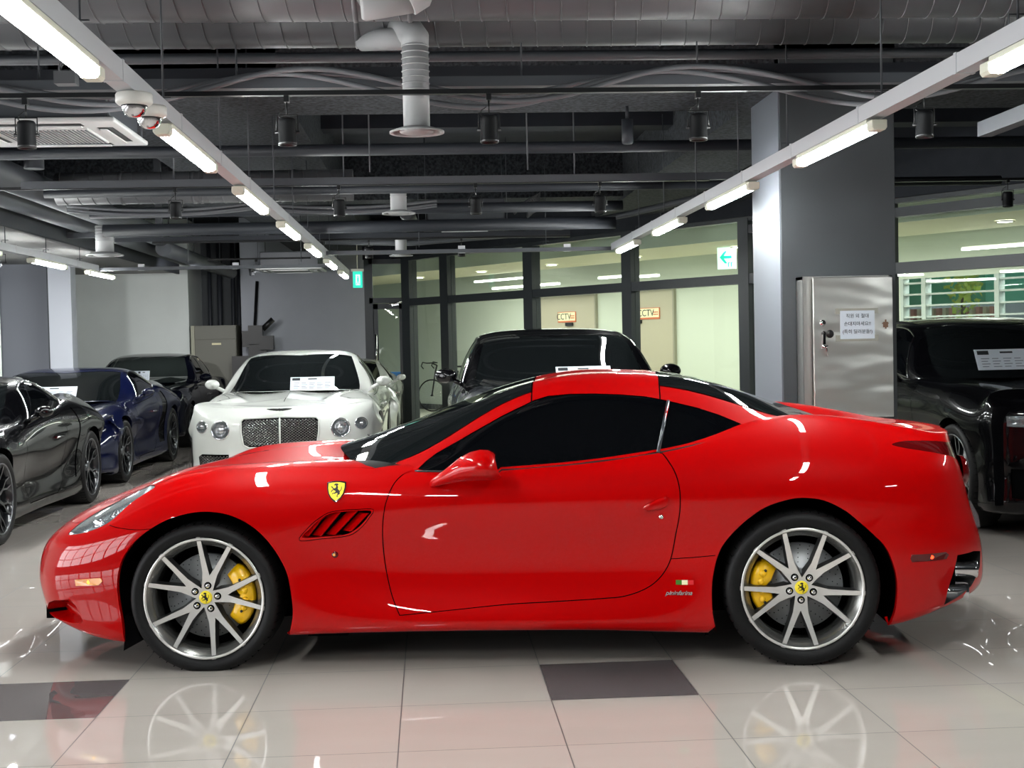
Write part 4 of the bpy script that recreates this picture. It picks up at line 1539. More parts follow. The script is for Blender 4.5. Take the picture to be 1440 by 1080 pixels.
run_thing([(-1.07, 1.0, TZ), (-1.07, 17.9, TZ)], 'long grey trunking of batten lamps hanging over the front of the red car')
run_thing([(1.95, 1.0, TZ), (1.95, 13.85, TZ)], 'long grey trunking of batten lamps passing in front of the square pillar')
run_thing([(1.90, 13.9, TZ), (-1.02, 13.9, TZ)], 'bare grey cross trunking hanging in front of the glazed partition', PIPE, .085)
run_thing([(2.68, 1.0, TZ), (2.68, 6.25, TZ)], 'unlit grey trunking end at the right edge beyond the pillar spot', PIPE)
q = MB()
q.lathe([(0, 0), (.03, 0), (.04, .01), (.04, .17), (0, .17)], 20, 0, 'z')
q.tube([(0, 0, .17), (0, 0, .26)], .012, 8)
o = q.build('ceiling_sensor', PIPED)
o.location = (1.40, 9.2, 2.79)
tag(o, 'small dark cylinder sensor under the beam left of the square pillar', 'sensor')
run_thing([(-3.88, 8.0, TZ), (-3.88, 15.95, TZ)], 'grey trunking of batten lamps along the left bulkhead')
run_thing([(-3.80, 16.0, TZ), (-1.15, 16.0, TZ)], 'bare grey cross trunking in front of the left white wall', PIPE, .085, .75)


def batten():
    r = empty('batten_lamp')
    q = MB()
    prof = [(-.034, .045), (.034, .045), (.034, .012), (.026, 0), (-.026, 0), (-.034, .012)]
    for y0, y1 in ((-.03, .045), (1.155, 1.23)):
        q.prism([(a, b - .012) for a, b in prof], y0, y1, 'xz')
    q.box((-.034, .045, .022), (.034, 1.155, .045))
    q.build('end_cap', HOUS, r, bevel=.004)
    t = MB()
    t.prism([(-.031, .022), (-.031, .006), (-.022, -.008), (0, -.013), (.022, -.008), (.031, .006), (.031, .022)], .045, 1.155, 'xz')
    t.build('tube_diffuser', LAMPW, r)
    return r


proto = batten()
LEFT_LABELS = {
    3.24: 'lit batten lamp nearest the camera on the left trunking, touching the top left corner',
    5.58: 'lit batten lamp just behind the dome cameras on the left trunking',
    7.76: 'lit batten lamp second behind the dome cameras on the left trunking',
    9.96: 'lit batten lamp third behind the dome cameras on the left trunking',
    12.16: 'lit batten lamp third from the far end of the left trunking',
    14.36: 'lit batten lamp next to last at the far end of the left trunking',
    16.56: 'lit batten lamp at the far end of the left trunking, beside the green exit sign'}
RIGHT_LABELS = {
    3.30: 'lit batten lamp nearest the camera on the right trunking, cut by the frame edge',
    5.68: 'lit batten lamp in front of the dark face of the square pillar',
    7.90: 'lit batten lamp just left of the square pillar on the right trunking',
    10.12: 'lit batten lamp second left of the square pillar on the right trunking',
    12.34: 'lit batten lamp at the far end of the right trunking'}
SIDE_LABELS = {
    11.2: 'lit batten lamp at the left edge of the photo under the bulkhead',
    13.4: 'lit batten lamp left of the slim metal-faced column under the bulkhead',
    15.6: 'lit batten lamp right of the slim metal-faced column under the bulkhead'}
first = True
for X, labs, grp in ((-1.07, LEFT_LABELS, 'battens on the left trunking'), (1.95, RIGHT_LABELS, 'battens on the right trunking'), (-3.88, SIDE_LABELS, 'battens under the bulkhead')):
    for y, lab in labs.items():
        o = proto if first else copy_tree(proto)
        first = False
        place(o, (X, y, TZ))
        tag(o, lab, 'lamp', grp)
# lamps of the same trunkings behind the photographer light the foreground
for X, y in ((-1.07, 1.16), (1.95, 1.2), (-3.88, 9.0), (-3.88, 6.8)):
    o = copy_tree(proto)
    place(o, (X, y, TZ))
    tag(o, 'lit batten lamp of the trunkings outside the view of the photo', 'lamp', 'battens outside the photo')
for X in (-3.88, 4.9):
    for y in (-1.2, 5.6) if X > 0 else (1.2,):
        o = copy_tree(proto)
        place(o, (X, y, TZ))
        tag(o, 'lit batten lamp of the trunkings outside the view of the photo', 'lamp', 'battens outside the photo')


# dome cameras
def dome_camera(loc, label):
    r = empty('dome_camera', loc)
    tag(r, label, 'security camera')
    q = MB()
    q.lathe([(0, .045), (.062, .045), (.066, .038), (.066, .012), (.058, .004), (.046, 0)], 40, 0, 'z')
    q.build('housing', mat('camera_white', rgb(226, 224, 218), .35) if 'camera_white' not in MATS else MATS['camera_white'], r)
    q = MB()
    q.lathe([(.046, 0), (.044, -.012), (.036, -.028), (.022, -.040), (0, -.044)], 32, 0, 'z')
    q.build('dome', CHR, r)
    q = MB()
    q.lathe([(.047, .003), (.047, -.004), (.042, -.006)], 32, 0, 'z')
    q.build('ring', PLAS, r)
    return r


dome_camera((-1.045, 4.94, TZ - .005), 'white dome security camera, nearer and larger of the two on the left trunking')
dome_camera((-1.045, 5.20, TZ - .005), 'white dome security camera, farther and smaller of the two on the left trunking')


# spot lamps
def spot(tilt=0, can='z'):
    r = empty('track_spot')
    q = MB()
    q.box((-.012, -.02, -.03), (.012, .02, 0))
    q.tube([(0, 0, -.03), (0, 0, -.09)], .004, 8)
    q.build('mount', SPOTB, r)
    q = MB()
    q.tube([(-.05, 0, -.17), (-.05, 0, -.09), (.05, 0, -.09), (.05, 0, -.17)], .0035, 6)
    q.lathe([(0, -.058), (.007, -.058), (.007, .058), (0, .058)], 12, 0, 'x', (0, 0, -.17))
    q.build('yoke', SPOTB, r)
    q = MB()
    q.lathe([(0, -.105), (.036, -.105), (.041, -.112), (.0425, -.125), (.0425, -.215), (.044, -.22), (.0425, -.232), (.036, -.232), (.033, -.20), (0, -.195)], 32, 0, 'z')
    c_ = q.build('spot_can', SPOTB, r)
    q = MB()
    q.tube([(-.01, 0, -.06), (-.035, .01, -.075), (-.04, .01, -.095), (-.015, 0, -.108)], .0028, 6)
    q.build('cable', SPOTB, r)
    return r


sp0 = spot()
rows = [
 (6.40, 2.625, [(-1.853, 'black track spot at far left in front of the ceiling cassette unit'), (-.645, 'black track spot on the front rail, left of the round air diffuser'), (.31, 'black track spot on the front rail, right of the round air diffuser'), (1.318, 'black track spot on the front rail, left of the square pillar'), (2.431, 'black track spot on the front rail, right of the square pillar')], 'spots on the front rail'),
 (10.3, 2.66, [(-1.892, 'black track spot on the second rail, beside the slanting left trunking'), (-.66, 'black track spot on the second rail, left of the far duct diffuser'), (.383, 'black track spot on the second rail, above the far cassette unit'), (1.345, 'black track spot on the second rail, right of the far cassette unit')], 'spots on the second rail'),
 (14.9, 2.60, [(-.639, 'small black track spot on the third rail, left of the far diffuser'), (.385, 'small black track spot on the third rail, in front of the glazing')], 'spots on the third rail'),
]
first = True
for y, z, L_, g in rows:
    for x, lab in L_:
        o = sp0 if first else copy_tree(sp0)
        first = False
        place(o, (x, y, z))
        if y > 14:
            o.scale = (1.0, 1.0, .85)
        tag(o, lab, 'spot lamp', g)
o = copy_tree(sp0)
place(o, (4.886, 11.0, 2.72))
tag(o, 'black track spot hanging in front of the right glazing', 'spot lamp')
for (x, y, z, lab) in ((-4.05, 13.0, 2.47, 'black spot with tilted head above the left trunking'), (-2.35, 18.6, 2.65, 'black tilted spot above the far cassette unit by the grey wall')):
    o = copy_tree(sp0)
    place(o, (x, y, z), .5)
    tag(o, lab, 'spot lamp')
    for ch in o.children:
        if ch.name.startswith('spot_can'):
            ch.rotation_euler = (math.radians(25), math.radians(-20), 0)
            ch.location = (-.06, .07, .0)


def bar(name, a, b, w, h, m, label, cat, group=None):
    a, b = Vector(a), Vector(b)
    d = (b - a)
    L = d.length
    d.normalize()
    n = Vector((-d.y, d.x, 0)).normalized()
    u = d.cross(n)
    mt = Matrix(((d.x, n.x, u.x, a.x), (d.y, n.y, u.y, a.y), (d.z, n.z, u.z, a.z), (0, 0, 0, 1)))
    o = MB().box((0, -w / 2, -h / 2), (L, w / 2, h / 2), 0, mt).build(name, m)
    tag(o, label, cat, group)
    return o


bar('spot_rail', (-4.5, 6.40, 2.637), (4.5, 6.40, 2.637), .035, .022, SPOTB, 'black spot rail running across just behind the big round ducts', 'rail')
bar('spot_rail', (-3.2, 10.3, 2.672), (2.2, 10.3, 2.672), .035, .022, SPOTB, 'black spot rail under the second grey steel channel', 'rail')
bar('spot_rail', (-3.0, 14.9, 2.612), (1.6, 14.9, 2.612), .035, .022, SPOTB, 'black spot rail nearest the glazed partition', 'rail')
bar('steel_channel', (-3.03, 10.3, 2.695), (3.0, 10.3, 2.695), .05, .055, PIPE, 'grey steel channel over the second spot rail', 'channel')
bar('steel_channel', (-3.4, 14.9, 2.65), (1.6, 14.9, 2.65), .05, .05, PIPED, 'dark steel channel over the spot rail nearest the glazing', 'channel')
bar('spot_rail', (3.1, 11.0, 2.72), (6.5, 11.0, 2.72), .035, .022, SPOTB, 'short black spot rail right of the square pillar', 'rail')


# ducts with spiral seams
def spiral_duct(x0, x1, y, z, r, pitch, label, hand=1):
    e = empty('spiral_duct', (x0, y, z))
    tag(e, label, 'air duct')
    q = MB()
    L = x1 - x0
    q.tube([(0, 0, 0), (L, 0, 0)], r, 48)
    q.build('duct_pipe', DUCT, e)
    s = MB()
    n = int(L / pitch)
    per = 20
    pts = []
    for i in range(n * per):
        a = 2 * math.pi * i / per * hand
        pts.append((pitch * i / per, (r + .001) * math.cos(a), (r + .001) * math.sin(a)))
    s.tube(pts, .0045, 5)
    s.build('spiral_seam', DUCT, e)
    b = MB()
    for x in (L * .22, L * .46, L * .485, L * .80):
        b.lathe([(r + .001, -.012), (r + .007, -.01), (r + .007, .01), (r + .001, .012)], 40, 0, 'x', (x, 0, 0))
    b.build('joint_band', DUCT, e)
    return e


spiral_duct(-5.0, 5.2, 6.35, 3.17, .205, .1265, 'nearest and largest grey spiral air duct crossing the top of the photo')
spiral_duct(-5.2, 5.4, 6.84, 3.135, .185, .1265, 'second grey spiral air duct just below and behind the nearest one')
spiral_duct(-3.12, -.62, 11.6, 2.82, .135, .12, 'short spiral duct feeding the far round diffuser')
for (y, z, r, lab, m_) in ((7.25, 2.985, .028, 'thin grey conduit directly behind the second spiral duct', PIPE), (7.42, 2.945, .018, 'thinnest conduit behind the second spiral duct', PIPED),
                         (9.9, 2.875, .043, 'grey water pipe crossing behind the round air diffuser', PIPED), (11.4, 2.76, .04, 'dark pipe just under the second steel channel', PIPED),
                         (12.9, 2.74, .05, 'dark insulated pipe crossing behind the far cassette unit', PIPED), (13.4, 2.62, .06, 'dark pipe in front of the third rail', PIPED)):
    e = MB().tube([(-4.6 if y < 8 else -3.17, y, z), (5.0 if y < 12 else 1.9, y, z)], r, 20).build('pipe', m_)
    tag(e, lab, 'pipe')

# elbow branch and round diffusers
def diffuser(name, loc, s, label, length):
    e = empty(name, loc)
    tag(e, label, 'air diffuser')
    r = .092 * s
    q = MB()
    q.lathe([(0, .035 * s), (r, .03 * s), (r + .02 * s, .025 * s), (.15 * s, .012 * s), (.19 * s, 0), (.19 * s, -.012 * s), (.165 * s, -.008 * s), (.155 * s, .012 * s), (.13 * s, .02 * s)], 48, 0, 'z')
    q.build('diffuser_rim', HOSE, e)
    q = MB()
    q.lathe([(0, -.016 * s), (.09 * s, -.016 * s), (.118 * s, -.006 * s), (.12 * s, .004 * s), (.07 * s, .02 * s), (0, .02 * s)], 40, 0, 'z')
    q.build('diffuser_disc', HOSE, e)
    q = MB()
    q.tube([(0, 0, .03 * s), (0, 0, length)], r, 32)
    nr = int(length / (.03))
    q.build('flexible_hose', HOSE, e)
    b = MB()
    for i in range(2, nr):
        z = .03 * i + .02
        if z > length * .45 and z < length:
            b.lathe([(r + .0005, -.004), (r + .005, 0), (r + .0005, .004)], 28, 0, 'z', (0, 0, z), mtx=Matrix.Rotation(math.radians(6 * math.sin(i)), 4, 'X') if False else None)
    b.build('hose_rib', HOSE, e)
    return e


diffuser('air_diffuser', (-.035, 6.55, 2.475), .70, 'round grey ceiling diffuser hanging on a ribbed hose in the upper middle', .42)
q = MB()
q.tube([(-.035, 6.55, 2.88), (-.035, 6.56, 2.93), (-.06, 6.62, 2.97), (-.10, 6.74, 3.02)], [.066, .07, .075, .08], 28)
q.tube([(-.30, 6.80, 2.97), (-.05, 6.6, 2.94)], [.05, .06], 20)
tag(q.build('duct_branch', HOSE), 'bent duct branch joining the round diffuser to the second spiral duct', 'air duct')
q = MB()
q.tube([(-.27, 6.0, 2.985), (-.265, 6.0, 2.985), (-.255, 6.0, 2.985), (-.04, 6.0, 3.02)], [.03, .095, .105, .105], 32)
q.tube([(-.08, 5.98, 3.00), (-.045, 5.98, 3.02), (-.015, 5.97, 3.08), (-.01, 5.96, 3.30)], [.112, .115, .105, .10], 32)
for i in range(5):
    q.tube([(-.02, 5.97, 3.06 + .045 * i), (-.018, 5.97, 3.066 + .045 * i)], [.112 - .001 * i, .112 - .001 * i], 28)
q.tube([(-.2, 6.0, 3.0), (-.2, 6.25, 3.1)], .09, 20)
tag(q.build('duct_branch', HOSE), 'stub branch and ribbed hose in front of the nearest spiral duct at top centre', 'air duct')
diffuser('air_diffuser', (-.235, 11.6, 2.575), .76, 'smaller round diffuser hanging farther back below the first one', .30)
diffuser('air_diffuser', (-.30, 15.6, 2.475), .72, 'round diffuser farthest back, in front of the glazing', .35)
diffuser('air_diffuser', (-3.35, 14.2, 2.44), 1.0, 'round diffuser beside the left bulkhead', .30)
q = MB()
q.tube([(-.18, 15.6, 2.86), (-.22, 15.0, 2.92)], .085, 20)
tag(q.build('flexible_hose', DUCT), 'flexible hose above the farthest diffuser', 'air duct')

# big lengthwise pipes on the left
for (x, z, r, y0, y1, lab) in ((-3.33, 2.85, .12, 7.0, 17.0, 'upper thick grey pipe running away on the left'), (-3.655, 2.82, .12, 7.0, 20.5, 'lower thick grey pipe running away on the left'), (-3.33, 2.72, .10, 17.2, 23.0, 'far thick grey pipe continuing towards the grey wall')):
    e = empty('thick_pipe', (x, y0, z))
    tag(e, lab, 'pipe')
    MB().tube([(0, 0, 0), (0, y1 - y0, 0)], r, 28).build('pipe_body', PIPE, e)
    for yy in (2.2, y1 - y0 - 1.2):
        MB().tube([(0, yy, r - .01), (0, yy, 3.72 - z)], .008, 8).build('hanger_rod', PIPE, e)
bar('spot_rail', (-3.0, 18.6, 2.661), (-1.6, 18.6, 2.661), .035, .022, SPOTB, 'short black spot rail far back in front of the grey wall', 'rail')
bar('pipe_support', (-3.85, 14.6, 2.68), (-2.85, 14.6, 2.68), .05, .06, PIPE, 'grey steel cross support under the thick left pipes', 'bracket')
bar('pipe_support_post', (-2.86, 14.6, 2.65), (-2.86, 14.6, 3.6), .05, .05, PIPE, 'upright steel post of the left pipe support', 'bracket') if False else tag(MB().box((-2.90, 14.57, 2.65), (-2.83, 14.64, 3.7)).build('support_post', PIPE), 'upright steel post holding the left pipe support', 'bracket')
tag(MB().tube([(-3.02, 10.6, 2.86), (-3.02, 10.6, 3.6)], .075, 20).build('drop_pipe', PIPED), 'short vertical dark pipe above the left pipes', 'pipe')

# cable tray with drooping cables
bar('cable_tray', (-4.6, 6.80, 2.755), (4.6, 6.80, 2.755), .10, .05, PIPE, 'grey cable tray running across behind the front spot rail', 'cable tray')
bar('cable_trunking', (-4.6, 6.96, 2.84), (4.6, 6.96, 2.84), .06, .055, PIPED, 'dark flat trunking behind the cable tray', 'cable tray')
rnd = random.Random(11)
k = 0
for (ph, zz, am, rr, nm) in ((0.0, 2.80, .074, .014, 'upper'), (.25, 2.785, .078, .014, 'middle'), (.1, 2.80, .05, .010, 'thin')):
    pts = []
    for i in range(150):
        x = -4.4 + 8.8 * i / 149
        t_ = (x + .55 + ph * .6) % 1.95 / 1.95
        sag = (1 - math.cos(2 * math.pi * t_)) / 2
        pts.append((x, 6.655 + .035 * k + .008 * math.sin(3 * x), zz - am * 2.2 * sag + .004 * math.sin(7 * x + k)))
    o = MB().tube(pts, rr, 8).build('drooping_cable', CABLE)
    tag(o, 'grey cable drooping in loops in front of the cable tray, the %s one of three' % nm, 'cable', 'cables in front of the tray')
    k += 1
for i, (z, r, am) in enumerate(((2.74, .014, .05), (2.71, .012, .06), (2.69, .010, .05))):
    pts = [(-3.2 + 3.3 * t_ / 50, 12.2, z - am * 4 * ((t_ / 25) % 1) * (1 - ((t_ / 25) % 1))) for t_ in range(51)]
    o = MB().tube(pts, r, 8).build('hanging_cable', CABLE)
    tag(o, 'dark cable sagging far back at left, the %s of three' % ('top', 'middle', 'lowest')[i], 'cable', 'cables far back at left')
for i, (x, y) in enumerate(((-.93, 6.6), (.5, 6.6), (1.4, 6.6), (-1.9, 6.6))):
    o = MB().tube([(x, y + .2, 2.76), (x, y + .2, 3.72)], .005, 6).build('hanger_rod', PIPE)
    tag(o, 'thin steel rod holding up the cable tray, %s' % ('just right of the left trunking', 'left of the middle spot', 'near the pillar', 'above the dome cameras')[i], 'rod', 'cable tray rods')
for i, (x, y) in enumerate(((-.62, 10.3), (1.15, 10.3), (-1.9, 10.3), (-.40, 9.8), (.75, 9.8))):
    o = MB().tube([(x, y, 2.7), (x, y, 3.72)], .006, 6).build('hanger_rod', PIPE)
    tag(o, 'thin steel rod above the second channel, %s' % ('left of the far diffuser', 'left of the pillar', 'left of the left trunking', 'just left of the round diffuser', 'right of the middle spot')[i], 'rod', 'second channel rods')
# curved conduits towards the glazing
q = MB()
q.tube([(-1.2, 16.0, 2.68), (-.2, 16.2, 2.66), (1.2, 15.8, 2.72), (2.3, 15.0, 2.86), (3.2, 14.0, 3.0)], .035, 12)
tag(q.build('curved_pipe', PIPE), 'curved grey pipe bending in front of the glazing', 'pipe')
q = MB()
q.tube([(-1.2, 15.3, 2.73), (.4, 15.6, 2.70), (1.9, 15.0, 2.82)], .02, 10)
tag(q.build('curved_conduit', PIPED), 'thin curved conduit above the curved pipe by the glazing', 'pipe')


# cassette air conditioners
def cassette(loc, s, label, rz=0):
    e = empty('cassette_unit', loc, rz)
    tag(e, label, 'air conditioner')
    pm_ = mat('unit_panel', rgb(196, 198, 198), .4) if 'unit_panel' not in MATS else MATS['unit_panel']
    h = .475 * s
    q = MB()
    q.add([(-h, -h, 0), (h, -h, 0), (h, h, 0), (-h, h, 0), (-h, -h, .03), (h, -h, .03), (h, h, .03), (-h, h, .03)], [(0, 1, 2, 3), (4, 5, 6, 7), (0, 1, 5, 4), (1, 2, 6, 5), (2, 3, 7, 6), (3, 0, 4, 7)])
    q.build('panel', pm_, e, bevel=.01)
    q = MB()
    q.box((-.27 * s, -.27 * s, -.012), (.27 * s, .27 * s, 0), 0)
    for i in range(22):
        a = -.26 * s + i * .0245 * s
        q.box((a, -.265 * s, -.016), (a + .006, .265 * s, -.012), 1)
    q.build('intake_grille', [pm_, PIPE], e)
    for k in range(4):
        v = MB()
        v.box((-.27 * s, .33 * s, -.002), (.27 * s, .42 * s, .004), 1)
        v.box((-.265 * s, .345 * s, -.016), (.265 * s, .385 * s, -.008), 0, Matrix.Rotation(0, 4, 'X'))
        o = v.build('outlet_louvre', [pm_, SPOTB], e)
        o.rotation_euler = (0, 0, k * math.pi / 2)
    q = MB()
    q.box((-.42 * s, -.42 * s, .03), (.42 * s, .42 * s, .27))
    q.build('unit_body', PIPE, e, bevel=.01)
    q = MB()
    for x, y in ((-.44, -.44), (.44, -.44), (-.44, .44), (.44, .44)):
        q.tube([(x * s, y * s, .05), (x * s, y * s, .9)], .006, 6)
    q.build('hanger_rod', PIPE, e)
    return e


cassette((-2.27, 8.4, 2.77), 1.0, 'large ceiling cassette air conditioner at upper left, nearest of the three')
cassette((.42, 14.40, 2.68), .96, 'ceiling cassette air conditioner in the middle, with a bundle of pipes at its right', .0)
cassette((-2.1, 21.0, 2.62), 1.05, 'ceiling cassette air conditioner farthest back by the grey wall')
q = MB()
rnd = random.Random(5)
for i in range(9):
    a = .93 + .02 * i
    q.tube([(.93, 14.2, 2.80 + .02 * (i % 4)), (1.05 + .02 * i, 14.15, 2.92 + .012 * i), (1.17 + .012 * (i % 3), 14.2, 2.84), (1.07, 14.2, 2.76 + .01 * i)], .012, 8)
tag(q.build('pipe_bundle', DUCT), 'tangled bundle of insulated pipes at the right of the middle cassette unit', 'pipes')
bar('conduit', (-4.2, 8.15, 2.69), (-1.6, 8.15, 2.69), .04, .04, PIPE, 'pale flat conduit beneath the large cassette unit', 'conduit') if False else None
q = MB()
q.box((-.05, -.04, -.03), (.05, .04, .03))
q.lathe([(.022, -.012), (.035, -.012), (.035, .012), (.022, .012)], 20, 0, 'y', (0, 0, .05), closed=True)
o = q.build('junction_box', DUCT)
o.location = (-1.72, 6.62, 2.76)
tag(o, 'small pale junction box with a coiled cable left of the first batten lamp', 'junction box')

# exit signs
def text_mesh(body, size, ext, name='text'):
    t_ = bpy.data.curves.new('t', 'FONT')
    t_.body = body
    t_.size = size
    t_.extrude = ext
    t_.align_x = 'CENTER'
    t_.align_y = 'CENTER'
    o_ = bpy.data.objects.new('t', t_)
    COL.objects.link(o_)
    bpy.context.view_layer.update()
    m_ = bpy.data.meshes.new_from_object(o_)
    bpy.data.objects.remove(o_)
    bpy.data.curves.remove(t_)
    m_.name = name
    return m_


ex = empty('exit_sign', (-1.115, 21.5, 2.36))
tag(ex, 'small green lit exit sign hanging by the glass door', 'exit sign')
q = MB()
q.box((-.075, -.02, .0), (.075, .02, .26), 0)
q.build('sign_body', SIGNG, ex)
q = MB()
q.box((-.10, -.03, .26), (.10, .03, .30))
q.tube([(0, 0, .3), (0, 0, .9)], .008, 6)
q.build('hanger', HOUS, ex)
q = MB()
q.box((-.03, -.024, .04), (.04, -.02, .21), 0)
q.build('door_symbol', SIGNW, ex)
q = MB()
q.lathe([(0, 0), (.012, 0)], 12, 0, 'y', (.005, -.026, .18))
q.prism([(-.008, .10), (.018, .10), (.02, .165), (-.006, .165)], -.027, -.025)
q.prism([(-.008, .10), (-.024, .05), (-.012, .048), (.004, .10)], -.027, -.025)
q.prism([(.010, .10), (.016, .06), (.034, .05), (.036, .062), (.026, .068), (.022, .10)], -.027, -.025)
q.build('running_figure', SIGNG, ex)
loc = PM @ Vector((5.64, 2.0, 2.43))
ex = empty('exit_sign', loc, math.atan2(PD.y, PD.x) + .35)
tag(ex, 'white exit sign with a green arrow pointing left, seen through the glass', 'exit sign')
q = MB()
q.box((-.14, -.02, .0), (.14, .02, .31), 0)
q.build('sign_body', SIGNW, ex)
q = MB()
q.prism([(-.10, .17), (-.02, .26), (.015, .26), (-.035, .19), (.085, .19), (.085, .15), (-.035, .15), (.015, .08), (-.02, .08)], -.026, -.021)
q.build('arrow', SIGNG, ex)
q = MB()
for a in (.03, .075):
    q.box((a, -.026, .03), (a + .012, -.021, .09))
    q.box((a, -.026, .085), (a + .03, -.021, .095))
q.build('small_print', SIGNG, ex)
# corridor lamps
dl = None
for i, (t_, lab) in enumerate(((-2.7, 'round downlight in the corridor behind the narrow pane, farthest left'), (-.56, 'round downlight in the corridor, second from the left'), (1.52, 'round downlight in the corridor, third from the left'), (3.65, 'round downlight in the corridor behind the wide pane'), (5.87, 'round downlight in the corridor just right of the arrow exit sign'), (8.0, 'round downlight in the corridor hidden by the pillar'), (10.17, 'round downlight in the corridor right of the square pillar'))):
    q = MB()
    q.lathe([(0, 0), (.085, 0), (.10, .012)], 28, 0, 'z', PM @ Vector((t_, 2.0, 2.722)))
    q.lathe([(.085, 0), (.11, -.004), (.115, .012)], 28, 1, 'z', PM @ Vector((t_, 2.0, 2.724)))
    o = q.build('downlight', [DAYW, CORC])
    tag(o, lab, 'downlight', 'corridor downlights')
for i, (a, b, z, off, lab) in enumerate(((-2.25, -.2, 2.62, 3.0, 'upper linear lamp in the corridor behind the wide middle pane'), (-1.65, .4, 2.46, 3.0, 'lower linear lamp in the corridor behind the wide middle pane'), (1.54, 2.30, 2.50, 3.0, 'short linear lamp in the corridor left of the fourth mullion'), (2.60, 3.05, 2.47, 3.0, 'shortest linear lamp in the corridor right of the fourth mullion'), (8.87, 12.4, 2.50, 3.0, 'linear lamp in the corridor right of the square pillar'))):
    q = MB()
    q.box((a, off, z), (b, off + .06, z + .035), 0, PM)
    q.box((a, off, z + .035), (b, off + .06, z + .05), 1, PM)
    o = q.build('linear_lamp', [DAYW, HOUS])
    tag(o, lab, 'lamp', 'corridor linear lamps')
# signs on the corridor doors
ORG = mat('sign_orange', rgb(205, 110, 70), .5)
for (t_, lab) in ((-.42, 'white CCTV notice with an orange border on the wider corridor door'), (1.90, 'white CCTV notice with an orange border on the narrower corridor door')):
    e = empty('cctv_notice', PM @ Vector((t_, 3.845, 1.89)), math.atan2(PD.y, PD.x))
    tag(e, lab, 'notice')
    MB().box((-.27, 0, -.10), (.27, .012, .10)).build('notice_border', ORG, e)
    MB().box((-.255, -.003, -.07), (.255, 0, .088)).build('notice_plate', FLW, e)
    me = text_mesh('CCTV', .165, .001, 'lettering')
    o = newobj('lettering', me, PAPERD, e)
    o.rotation_euler = (math.radians(90), 0, 0)
    o.location = (-.08, -.006, .005)
    q = MB()
    for zz in (-.02, .02):
        for i in range(3):
            q.box((.12 + .042 * i, -.006, zz - .012), (.15 + .042 * i, -.003, zz + .012))
    q.build('small_print', ORG, e)
# ================================================================== the other cars


def lerp_tab(tab, s):
    return float(np.interp(s, [a[0] for a in tab], [a[1] for a in tab]))


def gen_body(p):
    """grid of (s, y, z) control points from a few profiles"""
    sn, st, W, zb = p['sn'], p['st'], p['W'], p['zb']
    V = [0, .08, .18, .34, .54, .72, .88, 1.2, 1.66]
    rows = []
    rd = p.get('round', 1.0)
    zf, zl = p['zf'], p.get('lean', (.05, .01, 0, 0, .01, .04))
    for fy, ds in ((0, 0), (.40, .025), (.74, .12), (.93, .30)):
        ds *= rd
        y = fy * W
        z0 = zb + .02
        zz = [z0 + (zf - z0) * t for t in (.02, 0, .2, .45, .72, .93)]
        cr = lerp_tab(p['crest'], sn + ds + .12)
        r = []
        for k in range(6):
            yy = y if k else y * .9
            r.append((sn + ds + zl[k] + (.05 if k == 0 else 0), yy, zz[k] if fy < .9 else zz[k] + (cr - .05 - zf) * t_k(k)))
        c6 = sn + ds + .10 + .04 * fy
        r.append((c6, y * .985, lerp_tab(p['crest'], c6) if fy > .7 else zf + .03 + .01 * fy))
        r.append((sn + .24 + ds * .6, y * .62, (lerp_tab(p['top'], sn + .24 + ds * .6))))
        r.append((sn + .42 + ds * .5 + .05 * fy, 0, lerp_tab(p['top'], sn + .42 + ds * .5 + .05 * fy)))
        rows.append(r)
    ss = [s for s in p['ss']]
    for s in ss:
        w = lerp_tab(p['wid'], s) * W
        zbt = zb + (.0 if s < p['wb'] + .3 else .06)
        cz = lerp_tab(p['crest'], s)
        cy = lerp_tab(p['cresty'], s)
        sh = lerp_tab(p['shoulder'], s)
        con = p.get('concave', .96)
        zm = sh - zbt
        rows.append([(s, w * .85, zbt + .01), (s, w * .955, zbt), (s, w * .985, zbt + .10), (s, w * (con if .4 < s < p['wb'] - .4 else .99), zbt + zm * .42), (s, w * (.985 if .4 < s < p['wb'] - .4 else 1.0), zbt + zm * .74), (s, w, sh),
                     (s, cy, cz), (s, cy * .6, cz + (lerp_tab(p['top'], s) - cz) * .6), (s, 0, lerp_tab(p['top'], s))])
    zr = p['zr']
    for fy, ds in ((.93, .30), (.74, .12), (.40, .03), (0, 0)):
        ds *= rd
        y = fy * W
        z0 = zb + .10
        zz = [z0 + (zr - z0) * t for t in (.02, 0, .2, .45, .72, .93)]
        rr = [(st - ds - zl[k], y, zz[k]) for k in range(6)]
        rr.append((st - ds - .08, y * .98, zr + .02))
        rr.append((st - ds * .6 - .2, y * .6, lerp_tab(p['top'], st - .2)))
        rr.append((st - ds * .5 - .34, 0, lerp_tab(p['top'], st - .34)))
        rows.append(rr)
    P = np.array(rows, float)
    d = np.linalg.norm(np.diff(P[:, 4], axis=0), axis=1)
    U = np.concatenate([[0], np.cumsum(np.maximum(d, .12))])
    return Surf(U, V, P)


def t_k(k):
    return (0, 0, .1, .3, .6, 1.0)[k]


def gen_canopy(st):
    """st: (s_belt, ybelt, zbelt, s_top, yglass, zglass, ztop, s_centre) per station"""
    P = []
    for (s0, yb, zb, s1, yg, zg, zt, sc) in st:
        P.append([(s0, yb, zb - .02), (s0 + (s1 - s0) * .5, yb + (yg - yb) * .42 + .012, zb + (zg - zb) * .5), (s1, yg, zg), (s1 + (sc - s1) * .12, yg - .065, zg + (zt - zg) * .45), (s1 + (sc - s1) * .75, yg * .52, zg + (zt - zg) * .9), (sc, 0, zt)])
    P = np.array(P, float)
    V = [0, .17, .34, .42, .72, 1.08]
    d = np.linalg.norm(np.diff(P[:, 2], axis=0), axis=1)
    U = np.concatenate([[0], np.cumsum(np.maximum(d, .12))])
    return Surf(U, V, P)


